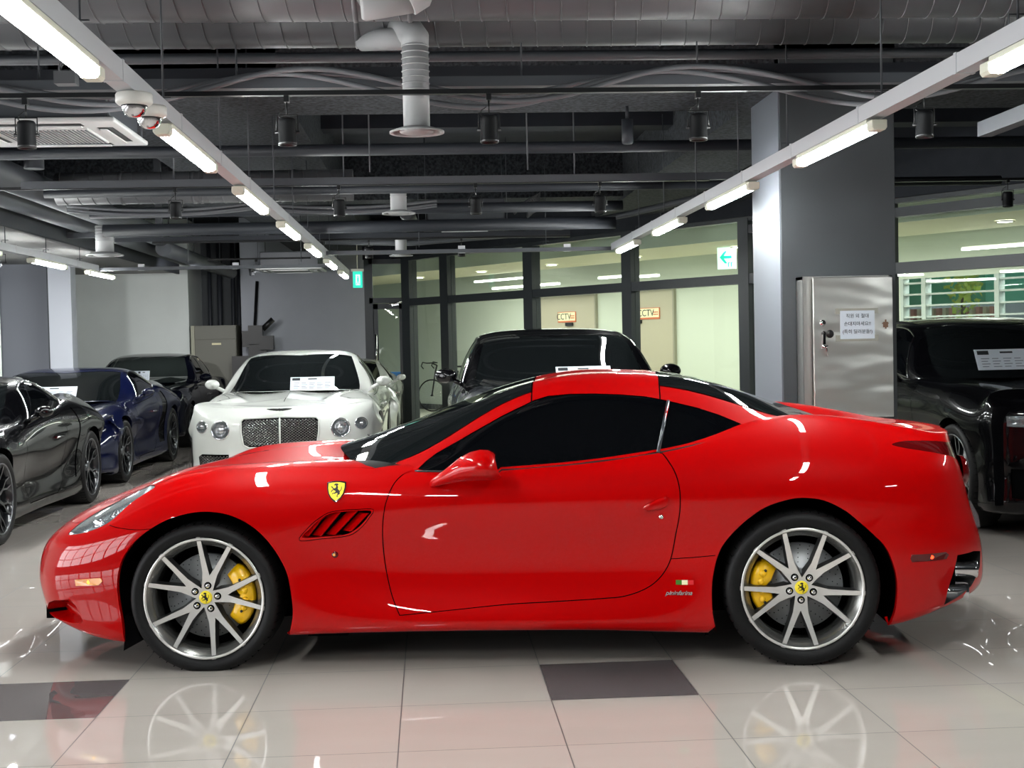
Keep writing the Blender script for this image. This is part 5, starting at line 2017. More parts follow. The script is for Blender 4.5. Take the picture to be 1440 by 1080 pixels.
def inv_yz(surf, pts, umax):
    """uv on the nose for given (y, z)"""
    uu = np.linspace(0, umax, 90)
    vv = np.linspace(0, surf.V[-1] * .62, 90)
    g = np.array([(a, b) for a in uu for b in vv])
    P = surf.ev(g[:, 0], g[:, 1])
    out = []
    for y, z in pts:
        k = int(np.argmin((P[:, 1] - y) ** 2 + (P[:, 2] - z) ** 2))
        out.append(g[k])
    uv = np.array(out)
    for _ in range(8):
        q = surf.ev(uv[:, 0], uv[:, 1])
        J = np.stack([surf.ev(uv[:, 0], uv[:, 1], 1, 0)[:, 1:], surf.ev(uv[:, 0], uv[:, 1], 0, 1)[:, 1:]], 2)
        e = np.array(pts) - q[:, 1:]
        JT = np.transpose(J, (0, 2, 1))
        sx = np.linalg.solve(JT @ J + 1e-5 * np.eye(2), (JT @ e[..., None]))[..., 0]
        uv = uv + np.clip(sx, -.05, .05)
        uv[:, 0] = np.clip(uv[:, 0], 0, umax)
        uv[:, 1] = np.clip(uv[:, 1], 0, surf.V[-1])
    return uv


def arch_loop(surf, s0, z0, r, zbot):
    pts = [(s0 + r * math.cos(a), z0 + r * math.sin(a)) for a in np.linspace(math.radians(218), math.radians(-38), 34)]
    pts = [(max(min(x, s0 + r), s0 - r), z) for x, z in pts if z > zbot + .01]
    uv = surf.inv(pts)
    loop = np.concatenate([uv, [(uv[-1][0], 0)], [(uv[0][0], 0)]])
    return uv, loop


DARKW = dict(kind='b', n=7, face=mat('spoke_grey', rgb(120, 122, 126), .28, .9), side=DALU, barrel=DALU, lugs=False)
SILVW = dict(kind='b', n=9, face=ALU, side=ALUG, barrel=ALUG, lugs=False)


def make_car(name, p, paint, loc, label, cat='car'):
    root = empty(name, (loc[0], loc[1] - p['sn'], 0), math.pi / 2)
    tag(root, label, cat)
    B = gen_body(p)
    G = gen_canopy(p['can'])
    wb, Rw = p['wb'], p['R']
    af, lf = arch_loop(B, 0, Rw, Rw + p.get('gap', .045), p['zb'])
    ar, lr = arch_loop(B, wb, Rw, Rw + p.get('gap', .045), p['zb'])
    reg = [('hole', lf), ('hole', lr)]
    extra = {}
    for nm_, pts in p.get('front', {}).items():
        uv_ = inv_yz(B, dense(pts, .025, True), 1.6)
        reg.append((nm_, uv_))
        extra[nm_] = uv_
    W_ = .0035
    # bonnet line
    hl = [(a, b) for a, b in p['hood']]
    hloop = dense(hl, .05, True)
    reg.append(('gap', strip(hloop, W_ * .7)))
    du0, du1 = uv_u_at(B, p['door'][0], .6), uv_u_at(B, p['door'][1], .6)
    dloop = dense([(du0, .86), (du0 - .02, .6), (du0 + .03, .30), (du0 + .08, .17), (du1 - .25, .17), (du1 - .08, .25), (du1, .5), (du1 + .02, .7), (du1 - .03, .86)], .04, True)
    reg.append(('gap', strip(np.concatenate([dloop, dloop[:1]]), W_)))
    if p.get('blade'):
        b0, b1 = uv_u_at(B, p['blade'][0], .6), uv_u_at(B, p['blade'][1], .6)
        reg.append(('blade', dense([(b0, .24), (b1, .24), (b1 + .06, .55), (b1 + .10, .84), (b0 + .10, .84), (b0 + .04, .5)], .04, True)))
    reg += [('door', dloop), ('bonnet', hloop)]
    uv, tr, nm = panelise(B, reg, (.05, .05))

    def part(pn, m, src=None, both=True, off=0.0, S=B, q=None):
        U_, T_, N_ = q or (uv, tr, nm)
        t = T_[np.isin(N_, src or [pn])]
        if not len(t):
            return None
        if both:
            return car_mesh(pn, *surf_mesh(S, U_, t, off, both=True), m, root)
        return [car_mesh(pn, *surf_mesh(S, U_, t, off), m, root), car_mesh(pn, *surf_mesh(S, U_, t, off, mirror=True), m, root)]
    part('body_shell', paint, ['body'])
    part('bonnet', paint)
    part('panel_gap', VOID, ['gap'], off=-.004)
    doors = part('door', paint, both=False)
    if p.get('blade'):
        part('side_blade', p.get('blade_mat', BLACK), ['blade'], both=False, off=-.006)
    for nm_ in p.get('front', {}):
        kind = nm_.split('_')[0]
        m_ = {'grille': VOID, 'intake': VOID, 'headlamp': LENS, 'plate': paint}[kind]
        base = {'grille': 'grille_opening', 'intake': 'air_intake', 'headlamp': 'headlamp'}[kind]
        if kind == 'headlamp':
            t = tr[np.isin(nm, [nm_])]
            a = [car_mesh(base, *surf_mesh(B, uv, t, .002), m_, root), car_mesh(base, *surf_mesh(B, uv, t, .002, mirror=True), m_, root)]
            for h_, sg in zip(a, (1, -1)):
                lamp_box('reflector', B, extra[nm_], h_, sg, .05)
                P_ = B.ev(extra[nm_][:, 0], extra[nm_][:, 1])
                c = P_.mean(0)
                n = B.normal(extra[nm_][:, 0], extra[nm_][:, 1]).mean(0)
                n = n if n[0] < 0 else -n
                rr = min(np.ptp(P_[:, 1]), np.ptp(P_[:, 2])) * .30
                q = MB()
                q.lathe([(0, .03), (rr * .6, .02), (rr * .9, 0), (rr, -.012), (rr * 1.15, -.004), (rr * 1.2, .012)], 24, 0, 'z', mtx=Matrix.Translation(Vector((c[0] + .03, sg * c[1], c[2]))) @ Vector((n[0], sg * n[1], n[2])).to_track_quat('Z', 'Y').to_matrix().to_4x4())
                flipb(q, 'projector', CHR, h_)
                if p.get('lamp_ring'):
                    q = MB()
                    q.tube([(x[0] - .004, sg * x[1], x[2]) for x in np.concatenate([P_, P_[:2]])], .008, 8)
                    flipb(q, 'lamp_ring', CHR, h_)
        else:
            part(base, m_, [nm_], both=any(abs(a_[0]) < .01 for a_ in p['front'][nm_]), off=-.02)
            if kind == 'grille' or p.get('mesh_intakes'):
                # woven wire mesh clipped to the opening
                P_ = B.ev(extra[nm_][:, 0], extra[nm_][:, 1])
                poly = P_[:, 1:]
                y0, y1, z0, z1 = poly[:, 0].min(), poly[:, 0].max(), poly[:, 1].min(), poly[:, 1].max()
                if kind == 'grille':
                    y0 = -y1
                    full = np.concatenate([poly, (poly * [-1, 1])[::-1]])
                g = MB()
                lines = []
                pt = p.get('pitch', .026)
                if p.get('slats'):
                    for i in range(int((y1 - y0) / pt) + 1):
                        lines.append([(y0 + pt * i, z) for z in np.linspace(z0, z1, 14)])
                else:
                    for i in range(-40, 80):
                        for d in (1, -1):
                            lines.append([(y0 + pt * i + d * (z - z0) * 1.35, z) for z in np.linspace(z0, z1, 14)])
                allp = []
                segs = []
                for L_ in lines:
                    for a, b in zip(L_[:-1], L_[1:]):
                        if y0 <= a[0] <= y1 and y0 <= b[0] <= y1:
                            segs.append((len(allp), len(allp) + 1))
                            allp += [(abs(a[0]), a[1]), (abs(b[0]), b[1])]
                pa = np.array(allp)
                ins = inpoly(pa, poly)
                uvs = inv_yz(B, allp, 1.6)
                X = B.ev(uvs[:, 0], uvs[:, 1])[:, 0]
                raw = []
                for L_ in lines:
                    for a, b in zip(L_[:-1], L_[1:]):
                        if y0 <= a[0] <= y1 and y0 <= b[0] <= y1:
                            raw += [a, b]
                for i, j in segs:
                    if ins[i] and ins[j]:
                        for sg in ((1,) if kind == 'grille' else (1, -1)):
                            g.tube([(X[i] + .004, sg * raw[i][0], raw[i][1]), (X[j] + .004, sg * raw[j][0], raw[j][1])], .0036 if not p.get('slats') else .005, 4, caps=False)
                flipb(g, 'grille_mesh', ALUG, root, recalc=False, weld=False)
                if kind == 'grille':
                    q = MB()
                    F_ = [(x[0] - .002, x[1], x[2]) for x in P_ if x[1] > .002]
                    q.tube(F_ + [(a, -b, c) for a, b, c in F_[::-1]] + [F_[0]], .010 if not p.get('slats') else .018, 8) if False else None
                    top = [x for x in P_]
                    for sg in (1, -1):
                        q.tube([(x[0] - .003, sg * x[1], x[2]) for x in np.concatenate([P_, P_[:1]])], p.get('rim', .009), 8)
                    flipb(q, 'grille_surround', CHR if p.get('slats') else (paint if not p.get('chrome_rim') else CHR), root)
                    if not p.get('slats'):
                        q = MB()
                        zz = np.linspace(z0 + .01, z1 - .005, 8)
                        uvc = inv_yz(B, [(0, z) for z in zz], 1.6)
                        Xc = B.ev(uvc[:, 0], uvc[:, 1])[:, 0]
                        q.tube([(x - .006, 0, z) for x, z in zip(Xc, zz)], .006, 8)
                        flipb(q, 'grille_bar', CHR, root)
    arch_parts(root, B, af, .45, paint)
    arch_parts(root, B, ar, .45, paint)
    ub = MB()
    ub.box((.42, -p['W'] * .88, p['zb'] + .01), (wb - .42, p['W'] * .88, .35))
    ub.box((p['sn'] + .25, -.6, p['zb'] + .03), (p['st'] - .25, .6, .5))
    flipb(ub, 'underbody', VOID, root)
    # canopy
    k = p['win']          # dict: ws=(u end s), side=(s0,s1), rear s
    VB = .42
    s_ws, s_rw = k['ws'], k['rw']
    vv = np.linspace(VB, 1.08, 12)
    sf = np.array([(uv_u_at(G, s_ws + k.get('wsc', -.05) * (v - VB) / .66, v), v) for v in vv])
    sr = np.array([(uv_u_at(G, s_rw, v), v) for v in vv])
    ws = np.concatenate([[(0.02, v) for v in np.linspace(1.08, VB, 10)], [(sf[0][0] * t, VB) for t in np.linspace(.05, 1, 30)], sf])
    rw = np.concatenate([sr[::-1], [(sr[0][0] + (G.U[-1] - sr[0][0]) * t, VB) for t in np.linspace(.05, .97, 24)], [(G.U[-1] - .01, v) for v in vv[1:]]])
    a0, a1 = uv_u_at(G, k['side'][0], .05), uv_u_at(G, k['side'][1], .1)
    t0_, t1_ = uv_u_at(G, k['sidetop'][0], .33), uv_u_at(G, k['sidetop'][1], .33)
    sd = dense([(a0, .055), (a1, .055), (a1 + .05, .14), (t1_, .325), ((t0_ + t1_) / 2, .335), (t0_, .325), ((a0 + t0_) / 2, .19)], .04, True)
    RR = [('side_window', sd), ('windscreen', ws), ('rear_window', rw)]
    if k.get('bpil'):
        bu = uv_u_at(G, k['bpil'], .2)
        RR = [('pillar', dense([(bu, .04), (bu + .05, .04), (bu + .03, .35), (bu - .02, .35)], .04, True))] + RR
    q = panelise(G, RR, (.05, .04), 'pillar')
    part('roof', paint if not p.get('black_roof') else BLACK, ['pillar'], S=G, q=q)
    part('windscreen', p.get('wsm', GLASSW), None, off=-.003, S=G, q=q)
    part('rear_window', GLASSW, None, off=-.003, S=G, q=q)
    part('side_window', GLASS, None, both=False, off=-.003, S=G, q=q)
    tm = MB()
    sP = G.ev(sd[:, 0], sd[:, 1])
    for sg in (1, -1):
        tm.tube([(x[0], sg * x[1], x[2]) for x in np.concatenate([sP, sP[:1]])], p.get('trimr', .007), 6)
    flipb(tm, 'window_trim', p.get('trim', PLAS), root)
    # mirrors
    mx, my, mz = p['mirror']
    ms = p.get('mirror_size', .85)
    for sg, dr in zip((1, -1), doors):
        mm = MB()
        secs = []
        for (ds, a, b) in ((-.07, .01, .01), (-.06, .06, .045), (-.02, .10, .065), (.04, .112, .075), (.065, .108, .07)):
            secs.append([(mx + ds * ms + .02 * math.cos(t), sg * (my + a * ms * math.cos(t)), mz + b * ms * math.sin(t)) for t in [2 * math.pi * j / 20 for j in range(20)]])
        vs = [v for s_ in secs for v in s_]
        mm.add(vs, [(20 * i + j, 20 * i + (j + 1) % 20, 20 * i + 20 + (j + 1) % 20, 20 * i + 20 + j) for i in range(len(secs) - 1) for j in range(20)], 0, True)
        mm.add(secs[0], [tuple(range(20))])
        mm.add(secs[-1], [tuple(range(20))], 1)
        mm.tube([(mx, sg * (my - .05), mz - .03), (mx + .02, sg * (my - .18), mz - .10)], .022, 10, 0)
        flipb(mm, 'door_mirror', [paint if not p.get('mirror_mat') else p['mirror_mat'], CHR], dr)
        h = MB()
        hz = lerp_tab(p['shoulder'], p['door'][1] - .2) - .03
        pp, nn = B.at(p['door'][1] - .15, hz)
        pq, nq = B.at(p['door'][1] - .33, hz)
        h.tube([(pq[0], sg * (pq[1] + .012), pq[2]), (pp[0], sg * (pp[1] + .012), pp[2])], [.009, .012], 8)
        flipb(h, 'door_handle', p.get('trim', paint), dr)
    w = p['W']
    st = p.get('wheel', DARKW)
    rim = p.get('rim_r', Rw - .075)
    for sx, sg in ((0, 1), (wb, 1), (0, -1), (wb, -1)):
        y = lerp_tab(p['wid'], sx) * w - .018
        make_wheel(Rw, rim, .25, st, root, phase=.2 + sx, seg=40, loc=(sx, sg * y, Rw), side=sg)
    return root, B, G


def uvfront(*pts):
    return list(pts)


SPORT = dict(sn=-.95, st=3.52, W=.965, zb=.13, wb=2.66, R=.345, zf=.56, zr=.86, round=1.5, R_=0,
             lean=(.10, .03, 0, 0, .05, .14),
             top=[(-.95, .56), (-.5, .70), (0, .80), (.45, .87), (1.5, .88), (2.4, .98), (3.0, .98), (3.52, .90)],
             crest=[(-.95, .58), (-.6, .70), (-.2, .80), (.1, .825), (.5, .82), (1.2, .85), (2.0, .93), (2.5, .985), (3.0, .97), (3.5, .90)],
             cresty=[(-.95, .78), (-.3, .80), (0, .80), (.7, .86), (1.5, .88), (2.2, .85), (2.66, .80), (3.2, .76), (3.5, .72)],
             shoulder=[(-.6, .60), (-.3, .66), (0, .70), (.6, .70), (1.4, .70), (2.2, .80), (2.66, .84), (3.5, .76)],
             wid=[(-.8, .93), (-.35, .985), (0, .995), (.7, .96), (1.4, .955), (2.2, .99), (2.66, 1.0), (3.1, .97), (3.4, .92)],
             ss=(-.42, 0, .42, .9, 1.5, 2.05, 2.4, 2.72, 3.08), gap=.04,
             can=[(.62, .80, .83, .62, .78, .835, .88, .20), (.95, .86, .845, 1.0, .74, .94, 1.03, .66), (1.25, .87, .86, 1.28, .68, 1.12, 1.175, 1.12), (1.55, .87, .88, 1.58, .63, 1.185, 1.238, 1.5), (1.9, .86, .905, 1.9, .63, 1.175, 1.235, 1.88),
                  (2.25, .82, .95, 2.2, .67, 1.085, 1.175, 2.25), (2.55, .76, .985, 2.5, .70, 1.0, 1.09, 2.62), (2.85, .68, .98, 2.9, .62, .985, .99, 3.1)],
             win=dict(ws=1.38, wsc=-.22, rw=2.1, side=(1.0, 2.15), sidetop=(1.32, 1.98)),
             hood=[(.35, 1.66), (.45, 1.3), (.62, .98), (.95, .90), (1.9, .93), (1.98, 1.2), (1.88, 1.66)], door=(.72, 1.85),
             mirror=(.98, .99, .95), mirror_size=.62, blade=(1.93, 2.16), black_roof=False,
             front=dict(grille_1=[(0, .20), (.36, .20), (.42, .30), (.36, .50), (0, .52)], intake_1=[(.55, .20), (.80, .24), (.82, .38), (.56, .36)], headlamp_1=[(.48, .50), (.78, .50), (.80, .60), (.60, .585)]),
             trim=CHR, trimr=.009)
BENT = dict(sn=-.90, st=3.78, W=.955, zb=.15, wb=2.75, R=.36, zf=.80, zr=.92, round=1.15,
            lean=(.06, .02, 0, 0, .0, .03),
            top=[(-.90, .80), (-.6, .875), (0, .955), (.5, .985), (1.5, 1.0), (2.8, 1.02), (3.3, 1.0), (3.78, .95)],
            crest=[(-.90, .80), (-.6, .855), (-.2, .91), (.1, .92), (.6, .91), (1.4, .92), (2.2, .97), (2.75, 1.0), (3.3, .96), (3.8, .92)],
            cresty=[(-.9, .66), (-.6, .70), (-.2, .74), (.2, .78), (.8, .83), (1.5, .84), (2.5, .82), (3.3, .76)],
            shoulder=[(-.6, .70), (0, .74), (1.4, .76), (2.3, .84), (2.75, .86), (3.6, .80)],
            wid=[(-.7, .955), (0, 1.0), (.8, .965), (1.5, .96), (2.3, .99), (2.75, 1.0), (3.3, .97), (3.6, .94)],
            ss=(-.42, 0, .42, .9, 1.5, 2.1, 2.45, 2.8, 3.2),
            can=[(.62, .78, .93, .60, .76, .935, .975, .34), (.95, .83, .935, 1.05, .74, 1.02, 1.10, .72), (1.35, .84, .94, 1.40, .66, 1.24, 1.31, 1.18), (1.7, .84, .945, 1.75, .61, 1.325, 1.385, 1.62), (2.1, .83, .96, 2.1, .60, 1.325, 1.40, 2.05),
                 (2.5, .80, .985, 2.45, .63, 1.25, 1.345, 2.5), (2.85, .74, 1.0, 2.8, .68, 1.09, 1.20, 2.9), (3.15, .66, 1.0, 3.15, .64, 1.01, 1.03, 3.3)],
            win=dict(ws=1.52, wsc=-.22, rw=2.5, side=(1.05, 2.55), sidetop=(1.42, 2.3)),
            hood=[(.22, 1.66), (.22, 1.2), (.42, .96), (.70, .93), (1.30, .95), (2.0, .97), (2.02, 1.2), (1.92, 1.66)], door=(.80, 2.05), mirror=(1.02, .945, 1.04), mirror_size=.75,
            front=dict(grille_1=[(0, .47), (.30, .47), (.355, .50), (.375, .62), (.375, .73), (.35, .755), (0, .765)],
                       headlamp_1=[(.58 + .088 * math.cos(a), .645 + .088 * math.sin(a)) for a in np.linspace(0, 2 * math.pi, 24)[:-1]],
                       headlamp_2=[(.775 + .055 * math.cos(a), .675 + .055 * math.sin(a)) for a in np.linspace(0, 2 * math.pi, 20)[:-1]],
                       intake_1=[(.50, .20), (.80, .23), (.82, .38), (.78, .41), (.50, .41)], intake_2=[(0, .20), (.42, .20), (.42, .36), (0, .36)]),
            lamp_ring=True, mesh_intakes=True, pitch=.034, wheel=SILVW)
SUV = dict(sn=-.92, st=3.95, W=.975, zb=.20, wb=2.9, R=.37, zf=.92, zr=1.02, round=1.1,
           top=[(-.92, .92), (-.5, 1.0), (0, 1.05), (.5, 1.08), (1.5, 1.1), (3.0, 1.12), (3.5, 1.12), (3.95, 1.08)],
           crest=[(-.92, .92), (-.5, .98), (0, 1.01), (.6, 1.01), (1.5, 1.03), (2.5, 1.07), (3.3, 1.08), (3.9, 1.02)],
           cresty=[(-.9, .72), (-.3, .80), (.2, .83), (1.0, .87), (2.2, .87), (3.3, .80)],
           shoulder=[(-.6, .80), (0, .84), (1.4, .85), (2.9, .90), (3.8, .88)],
           wid=[(-.7, .955), (0, 1.0), (.8, .975), (2.0, .975), (2.9, 1.0), (3.5, .96)],
           ss=(-.42, 0, .42, .9, 1.5, 2.1, 2.55, 2.95, 3.35),
           can=[(.55, .80, 1.02, .55, .79, 1.025, 1.06, .30), (.85, .86, 1.03, .95, .77, 1.13, 1.20, .68), (1.2, .87, 1.035, 1.25, .70, 1.38, 1.44, 1.08), (1.55, .87, 1.04, 1.58, .655, 1.485, 1.545, 1.48), (2.1, .87, 1.05, 2.1, .65, 1.495, 1.565, 2.05),
                (2.7, .85, 1.07, 2.65, .66, 1.44, 1.525, 2.7), (3.2, .80, 1.09, 3.1, .70, 1.27, 1.37, 3.2), (3.6, .70, 1.09, 3.6, .68, 1.10, 1.12, 3.7)],
           win=dict(ws=1.38, wsc=-.20, rw=2.9, side=(.95, 3.0), sidetop=(1.28, 2.7), bpil=1.95),
           hood=[(.25, 1.66), (.25, 1.2), (.45, .96), (.9, .92), (1.9, .94), (1.95, 1.2), (1.85, 1.66)], door=(.72, 1.8), mirror=(.93, 1.02, 1.15), mirror_size=.9, mirror_mat=BLACK,
           front=dict(grille_1=[(0, .40), (.40, .42), (.44, .60), (.40, .78), (0, .80)], headlamp_1=[(.52, .76), (.80, .78), (.82, .87), (.55, .86)], intake_1=[(.52, .34), (.80, .36), (.80, .52), (.55, .50)]),
           trim=CHR, black_roof=True)
LIMO = dict(sn=-.88, st=4.3, W=.975, zb=.17, wb=3.2, R=.385, zf=.98, zr=1.02, round=.75, lean=(.02, 0, -.005, -.005, .0, .02),
            top=[(-.88, .98), (-.5, 1.04), (0, 1.07), (.5, 1.09), (1.5, 1.1), (3.2, 1.1), (3.9, 1.1), (4.3, 1.06)],
            crest=[(-.88, .94), (-.5, .985), (0, 1.02), (.6, 1.04), (1.5, 1.06), (2.5, 1.08), (3.6, 1.06), (4.2, 1.0)],
            cresty=[(-.9, .80), (-.3, .86), (.2, .88), (1.0, .89), (2.2, .89), (3.6, .84)],
            shoulder=[(-.6, .84), (0, .88), (1.4, .90), (2.9, .93), (4.2, .90)],
            wid=[(-.7, .97), (0, 1.0), (.8, .985), (2.0, .985), (3.2, 1.0), (4.0, .96)],
            ss=(-.42, 0, .42, .95, 1.6, 2.3, 2.8, 3.25, 3.7), concave=.985,
            can=[(.72, .80, 1.05, .72, .79, 1.055, 1.08, .50), (1.05, .87, 1.06, 1.1, .77, 1.18, 1.25, .88), (1.35, .88, 1.065, 1.4, .70, 1.40, 1.46, 1.22), (1.7, .88, 1.07, 1.75, .655, 1.495, 1.555, 1.6), (2.3, .88, 1.08, 2.3, .65, 1.50, 1.575, 2.25),
                 (2.9, .86, 1.08, 2.85, .66, 1.46, 1.54, 2.9), (3.4, .82, 1.08, 3.3, .70, 1.28, 1.38, 3.4), (3.8, .72, 1.07, 3.75, .68, 1.09, 1.11, 3.9)],
            win=dict(ws=1.5, wsc=-.18, rw=3.1, side=(1.15, 3.25), sidetop=(1.45, 2.9), bpil=2.2),
            hood=[(.20, 1.66), (.20, 1.1), (.40, .95), (.9, .92), (2.0, .94), (2.05, 1.2), (2.0, 1.66)], door=(.85, 2.1), mirror=(1.15, 1.10, 1.16),
            front=dict(grille_1=[(0, .50), (.36, .50), (.38, .72), (.36, .94), (0, .95)], headlamp_1=[(.62, .78), (.86, .79), (.86, .86), (.62, .87)], intake_1=[(.44, .26), (.84, .30), (.84, .50), (.48, .48)], intake_2=[(0, .24), (.38, .24), (.38, .42), (0, .42)]),
            trim=CHR, slats=True, pitch=.05, rim=.02)
SEDAN = dict(sn=-.85, st=3.75, W=.87, zb=.18, wb=2.75, R=.32, zf=.78, zr=.92, round=.8,
             top=[(-.85, .78), (-.5, .85), (0, .90), (.6, .94), (1.5, .95), (3.0, .98), (3.75, .93)],
             crest=[(-.85, .76), (-.5, .82), (0, .86), (.6, .89), (1.5, .91), (2.5, .93), (3.3, .93), (3.7, .90)],
             cresty=[(-.9, .68), (-.3, .74), (.2, .76), (1.0, .78), (2.2, .78), (3.3, .74)],
             shoulder=[(-.6, .68), (0, .72), (1.4, .76), (2.9, .78), (3.7, .76)],
             wid=[(-.7, .96), (0, .99), (1.5, 1.0), (2.9, .99), (3.5, .96)], concave=.985,
             ss=(-.40, 0, .40, .9, 1.5, 2.1, 2.45, 2.8, 3.2),
             can=[(.65, .72, .90, .65, .71, .905, .94, .50), (.9, .77, .91, .98, .70, 1.02, 1.08, .80), (1.15, .775, .915, 1.25, .62, 1.23, 1.28, 1.1), (1.5, .78, .92, 1.55, .57, 1.32, 1.365, 1.45), (2.0, .78, .93, 2.0, .565, 1.33, 1.38, 1.95),
                  (2.4, .76, .94, 2.3, .58, 1.29, 1.345, 2.4), (2.75, .72, .95, 2.65, .62, 1.12, 1.18, 2.75), (3.05, .66, .95, 3.0, .60, .96, .98, 3.1)],
             win=dict(ws=1.36, wsc=-.15, rw=2.42, side=(1.0, 2.5), sidetop=(1.3, 2.15), bpil=1.75),
             hood=[(.20, 1.66), (.20, 1.2), (.36, .98), (.8, .93), (1.8, .95), (1.85, 1.2), (1.75, 1.66)], door=(.75, 1.75), mirror=(.98, .90, 1.0),
             front=dict(grille_1=[(0, .48), (.26, .48), (.30, .68), (0, .70)], headlamp_1=[(.45, .55), (.76, .56), (.77, .70), (.47, .70)]),
             trim=CHR, wsm=None)
CLEARW = mat('clear_windscreen', rgb(60, 68, 66), .02, 0, 0, .6, alpha=.55)
SEDAN['wsm'] = CLEARW

make_car('supercar', SPORT, BLACK, (-4.17, 9.27), 'gloss black mid-engined supercar at the left edge, nearest of the parked row')
make_car('supercar', SPORT, NAVY, (-4.27, 13.85), 'navy blue supercar parked directly behind the gloss black one at left')
make_car('sedan', SEDAN, DNAVY, (-4.35, 19.0), 'dark classic sedan with two paper sheets, farthest back at left')
bent, BB, BG = make_car('grand_tourer', BENT, WHITE, (-1.46, 13.0), 'white grand tourer facing the camera with round lamps and mesh grille')
make_car('supercar', dict(SPORT, blade=None), WHITE, (-1.42, 18.2), 'white sports car mostly hidden directly behind the white grand tourer')
SUV['can'] = [(a, b * 1.04, c, d, e * 1.06, f, g, h) for a, b, c, d, e, f, g, h in SUV['can']]
make_car('crossover', SUV, GREYP, (1.165, 10.15), 'dark grey crossover with black roof behind the red car')
make_car('limousine', LIMO, BLACK, (4.80, 8.75), 'large black limousine with upright chrome grille at the right edge')
# winged emblem on the white bonnet
q = MB()
for sg in (1, -1):
    q.prism([(.0, -.012), (sg * .03, -.016), (sg * .085, -.004), (sg * .12, .012), (sg * .06, .016), (0, .012)], -.004, .004, 'yz')
q.lathe([(0, -.007), (.016, -.006), (.02, 0)], 20, 0, 'x')
o = q.build('winged_emblem', INKB, bent)
o.location = (-.86, 0, .835)
o.rotation_euler = (0, math.radians(-50), 0)
# ================================================================== smaller things


def sheet(loc, w, h, rz, tilt, label, roll=0):
    """printed price sheet standing behind a windscreen"""
    e = empty('information_sheet', loc, rz)
    e.rotation_euler = (tilt, roll, rz)
    tag(e, label, 'paper sheet', 'information sheets behind windscreens')
    MB().box((-w / 2, 0, 0), (w / 2, .003, h)).build('paper', PAPER, e)
    q = MB()
    q.box((-w * .46, -.0015, h * .74), (-w * .28, 0, h * .93), 0)
    q.box((-w * .10, -.0015, h * .80), (w * .10, 0, h * .88), 1)
    for i in range(4):
        for j in range(5):
            a = -w * .42 + j * w * .175
            q.box((a, -.0015, h * (.14 + .13 * i)), (a + w * (.10 + .03 * ((i * 5 + j) % 2)), 0, h * (.17 + .13 * i)), 2)
    q.build('printing', [PAPERD, PAPERD, PAPERG], e)
    return e


SH = math.radians
sheet((-4.16, 15.02, .93), .50, .155, 0, SH(-38), 'white printed sheet on the windscreen of the navy blue supercar')
sheet((-4.38, 19.62, 1.0), .40, .15, 0, SH(-25), 'larger white printed sheet behind the windscreen of the dark sedan')
sheet((-4.14, 19.62, 1.0), .17, .15, 0, SH(-25), 'smaller white printed sheet right of the larger one in the dark sedan')
sheet((-1.23, 14.05, .985), .46, .165, 0, SH(-35), 'pale printed sheet behind the windscreen of the white grand tourer')
sheet((1.28, 11.02, 1.10), .46, .16, 0, SH(-38), 'white printed sheet behind the windscreen of the dark crossover')
sheet((4.45, 10.0, 1.15), .50, .18, 0, SH(-30), 'white printed sheet behind the windscreen of the black limousine')

# stainless cabinet on the pillar
cb = empty('steel_cabinet', (2.66, 8.594, .905))
tag(cb, 'stainless steel cabinet on the pillar with its door ajar and a paper note', 'cabinet')
q = MB()
q.box((-.265, -.16, 0), (-.245, 0, .915))
q.box((.30, -.16, 0), (.32, 0, .915))
q.box((-.265, -.16, 0), (.32, 0, .02))
q.box((-.265, -.16, .895), (.32, 0, .915))
q.box((-.265, -.012, 0), (.32, -.002, .915))
q.box((-.265, -.165, 0), (-.21, -.15, .915))
q.build('cabinet_box', STEEL, cb)
me = bpy.data.meshes.new('cabinet_door')
STW = mat('dented_stainless', rgb(214, 214, 210), 0.36, 1.0)
nt = STW.node_tree
b_ = nt.nodes['Principled BSDF']
tc = nt.nodes.new('ShaderNodeTexCoord')
mp = nt.nodes.new('ShaderNodeMapping')
mp.inputs['Scale'].default_value = (1.0, 1, 2.6)
no = nt.nodes.new('ShaderNodeTexNoise')
no.inputs['Scale'].default_value = 2.6
no.inputs['Detail'].default_value = 1.0
bp = nt.nodes.new('ShaderNodeBump')
bp.inputs['Strength'].default_value = .4
bp.inputs['Distance'].default_value = .05
nt.links.new(tc.outputs['Object'], mp.inputs[0])
nt.links.new(mp.outputs[0], no.inputs['Vector'])
nt.links.new(no.outputs['Fac'], bp.inputs['Height'])
nt.links.new(bp.outputs[0], b_.inputs['Normal'])
dr = MB().box((-.53, -.02, 0), (0, 0, .90)).build('cabinet_door', STW, cb, bevel=.004)
dr.location = (.312, -.165, .005)
dr.rotation_euler = (0, 0, SH(4))
q = MB()
q.lathe([(0, -.012), (.018, -.01), (.022, 0)], 24, 0, 'y', (-.47, -.02, .61))
q.lathe([(0, -.013), (.009, -.013)], 16, 1, 'y', (-.465, -.02, .61))
q.build('key_lock', [CHR, PLAS], dr)
q = MB()
q.lathe([(0, -.012), (.013, -.01), (.015, 0)], 20, 1, 'y', (-.465, -.02, .545))
q.box((-.475, -.035, .475), (-.457, -.02, .54), 0)
q.lathe([(0, -.008), (.022, -.005), (.026, 0)], 20, 1, 'y', (-.425, -.027, .54))
q.tube([(-.48, -.03, .47), (-.455, -.035, .455), (-.445, -.035, .40)], .007, 8, 0)
q.tube([(-.485, -.03, .45), (-.44, -.03, .465)], .006, 8, 0)
q.build('door_latch', [CHR, PLAS], dr)
q = MB()
q.box((-.385, -.022, .49), (-.10, -.0205, .53), 0)
q.box((-.385, -.022, .665), (-.10, -.0205, .70), 0)
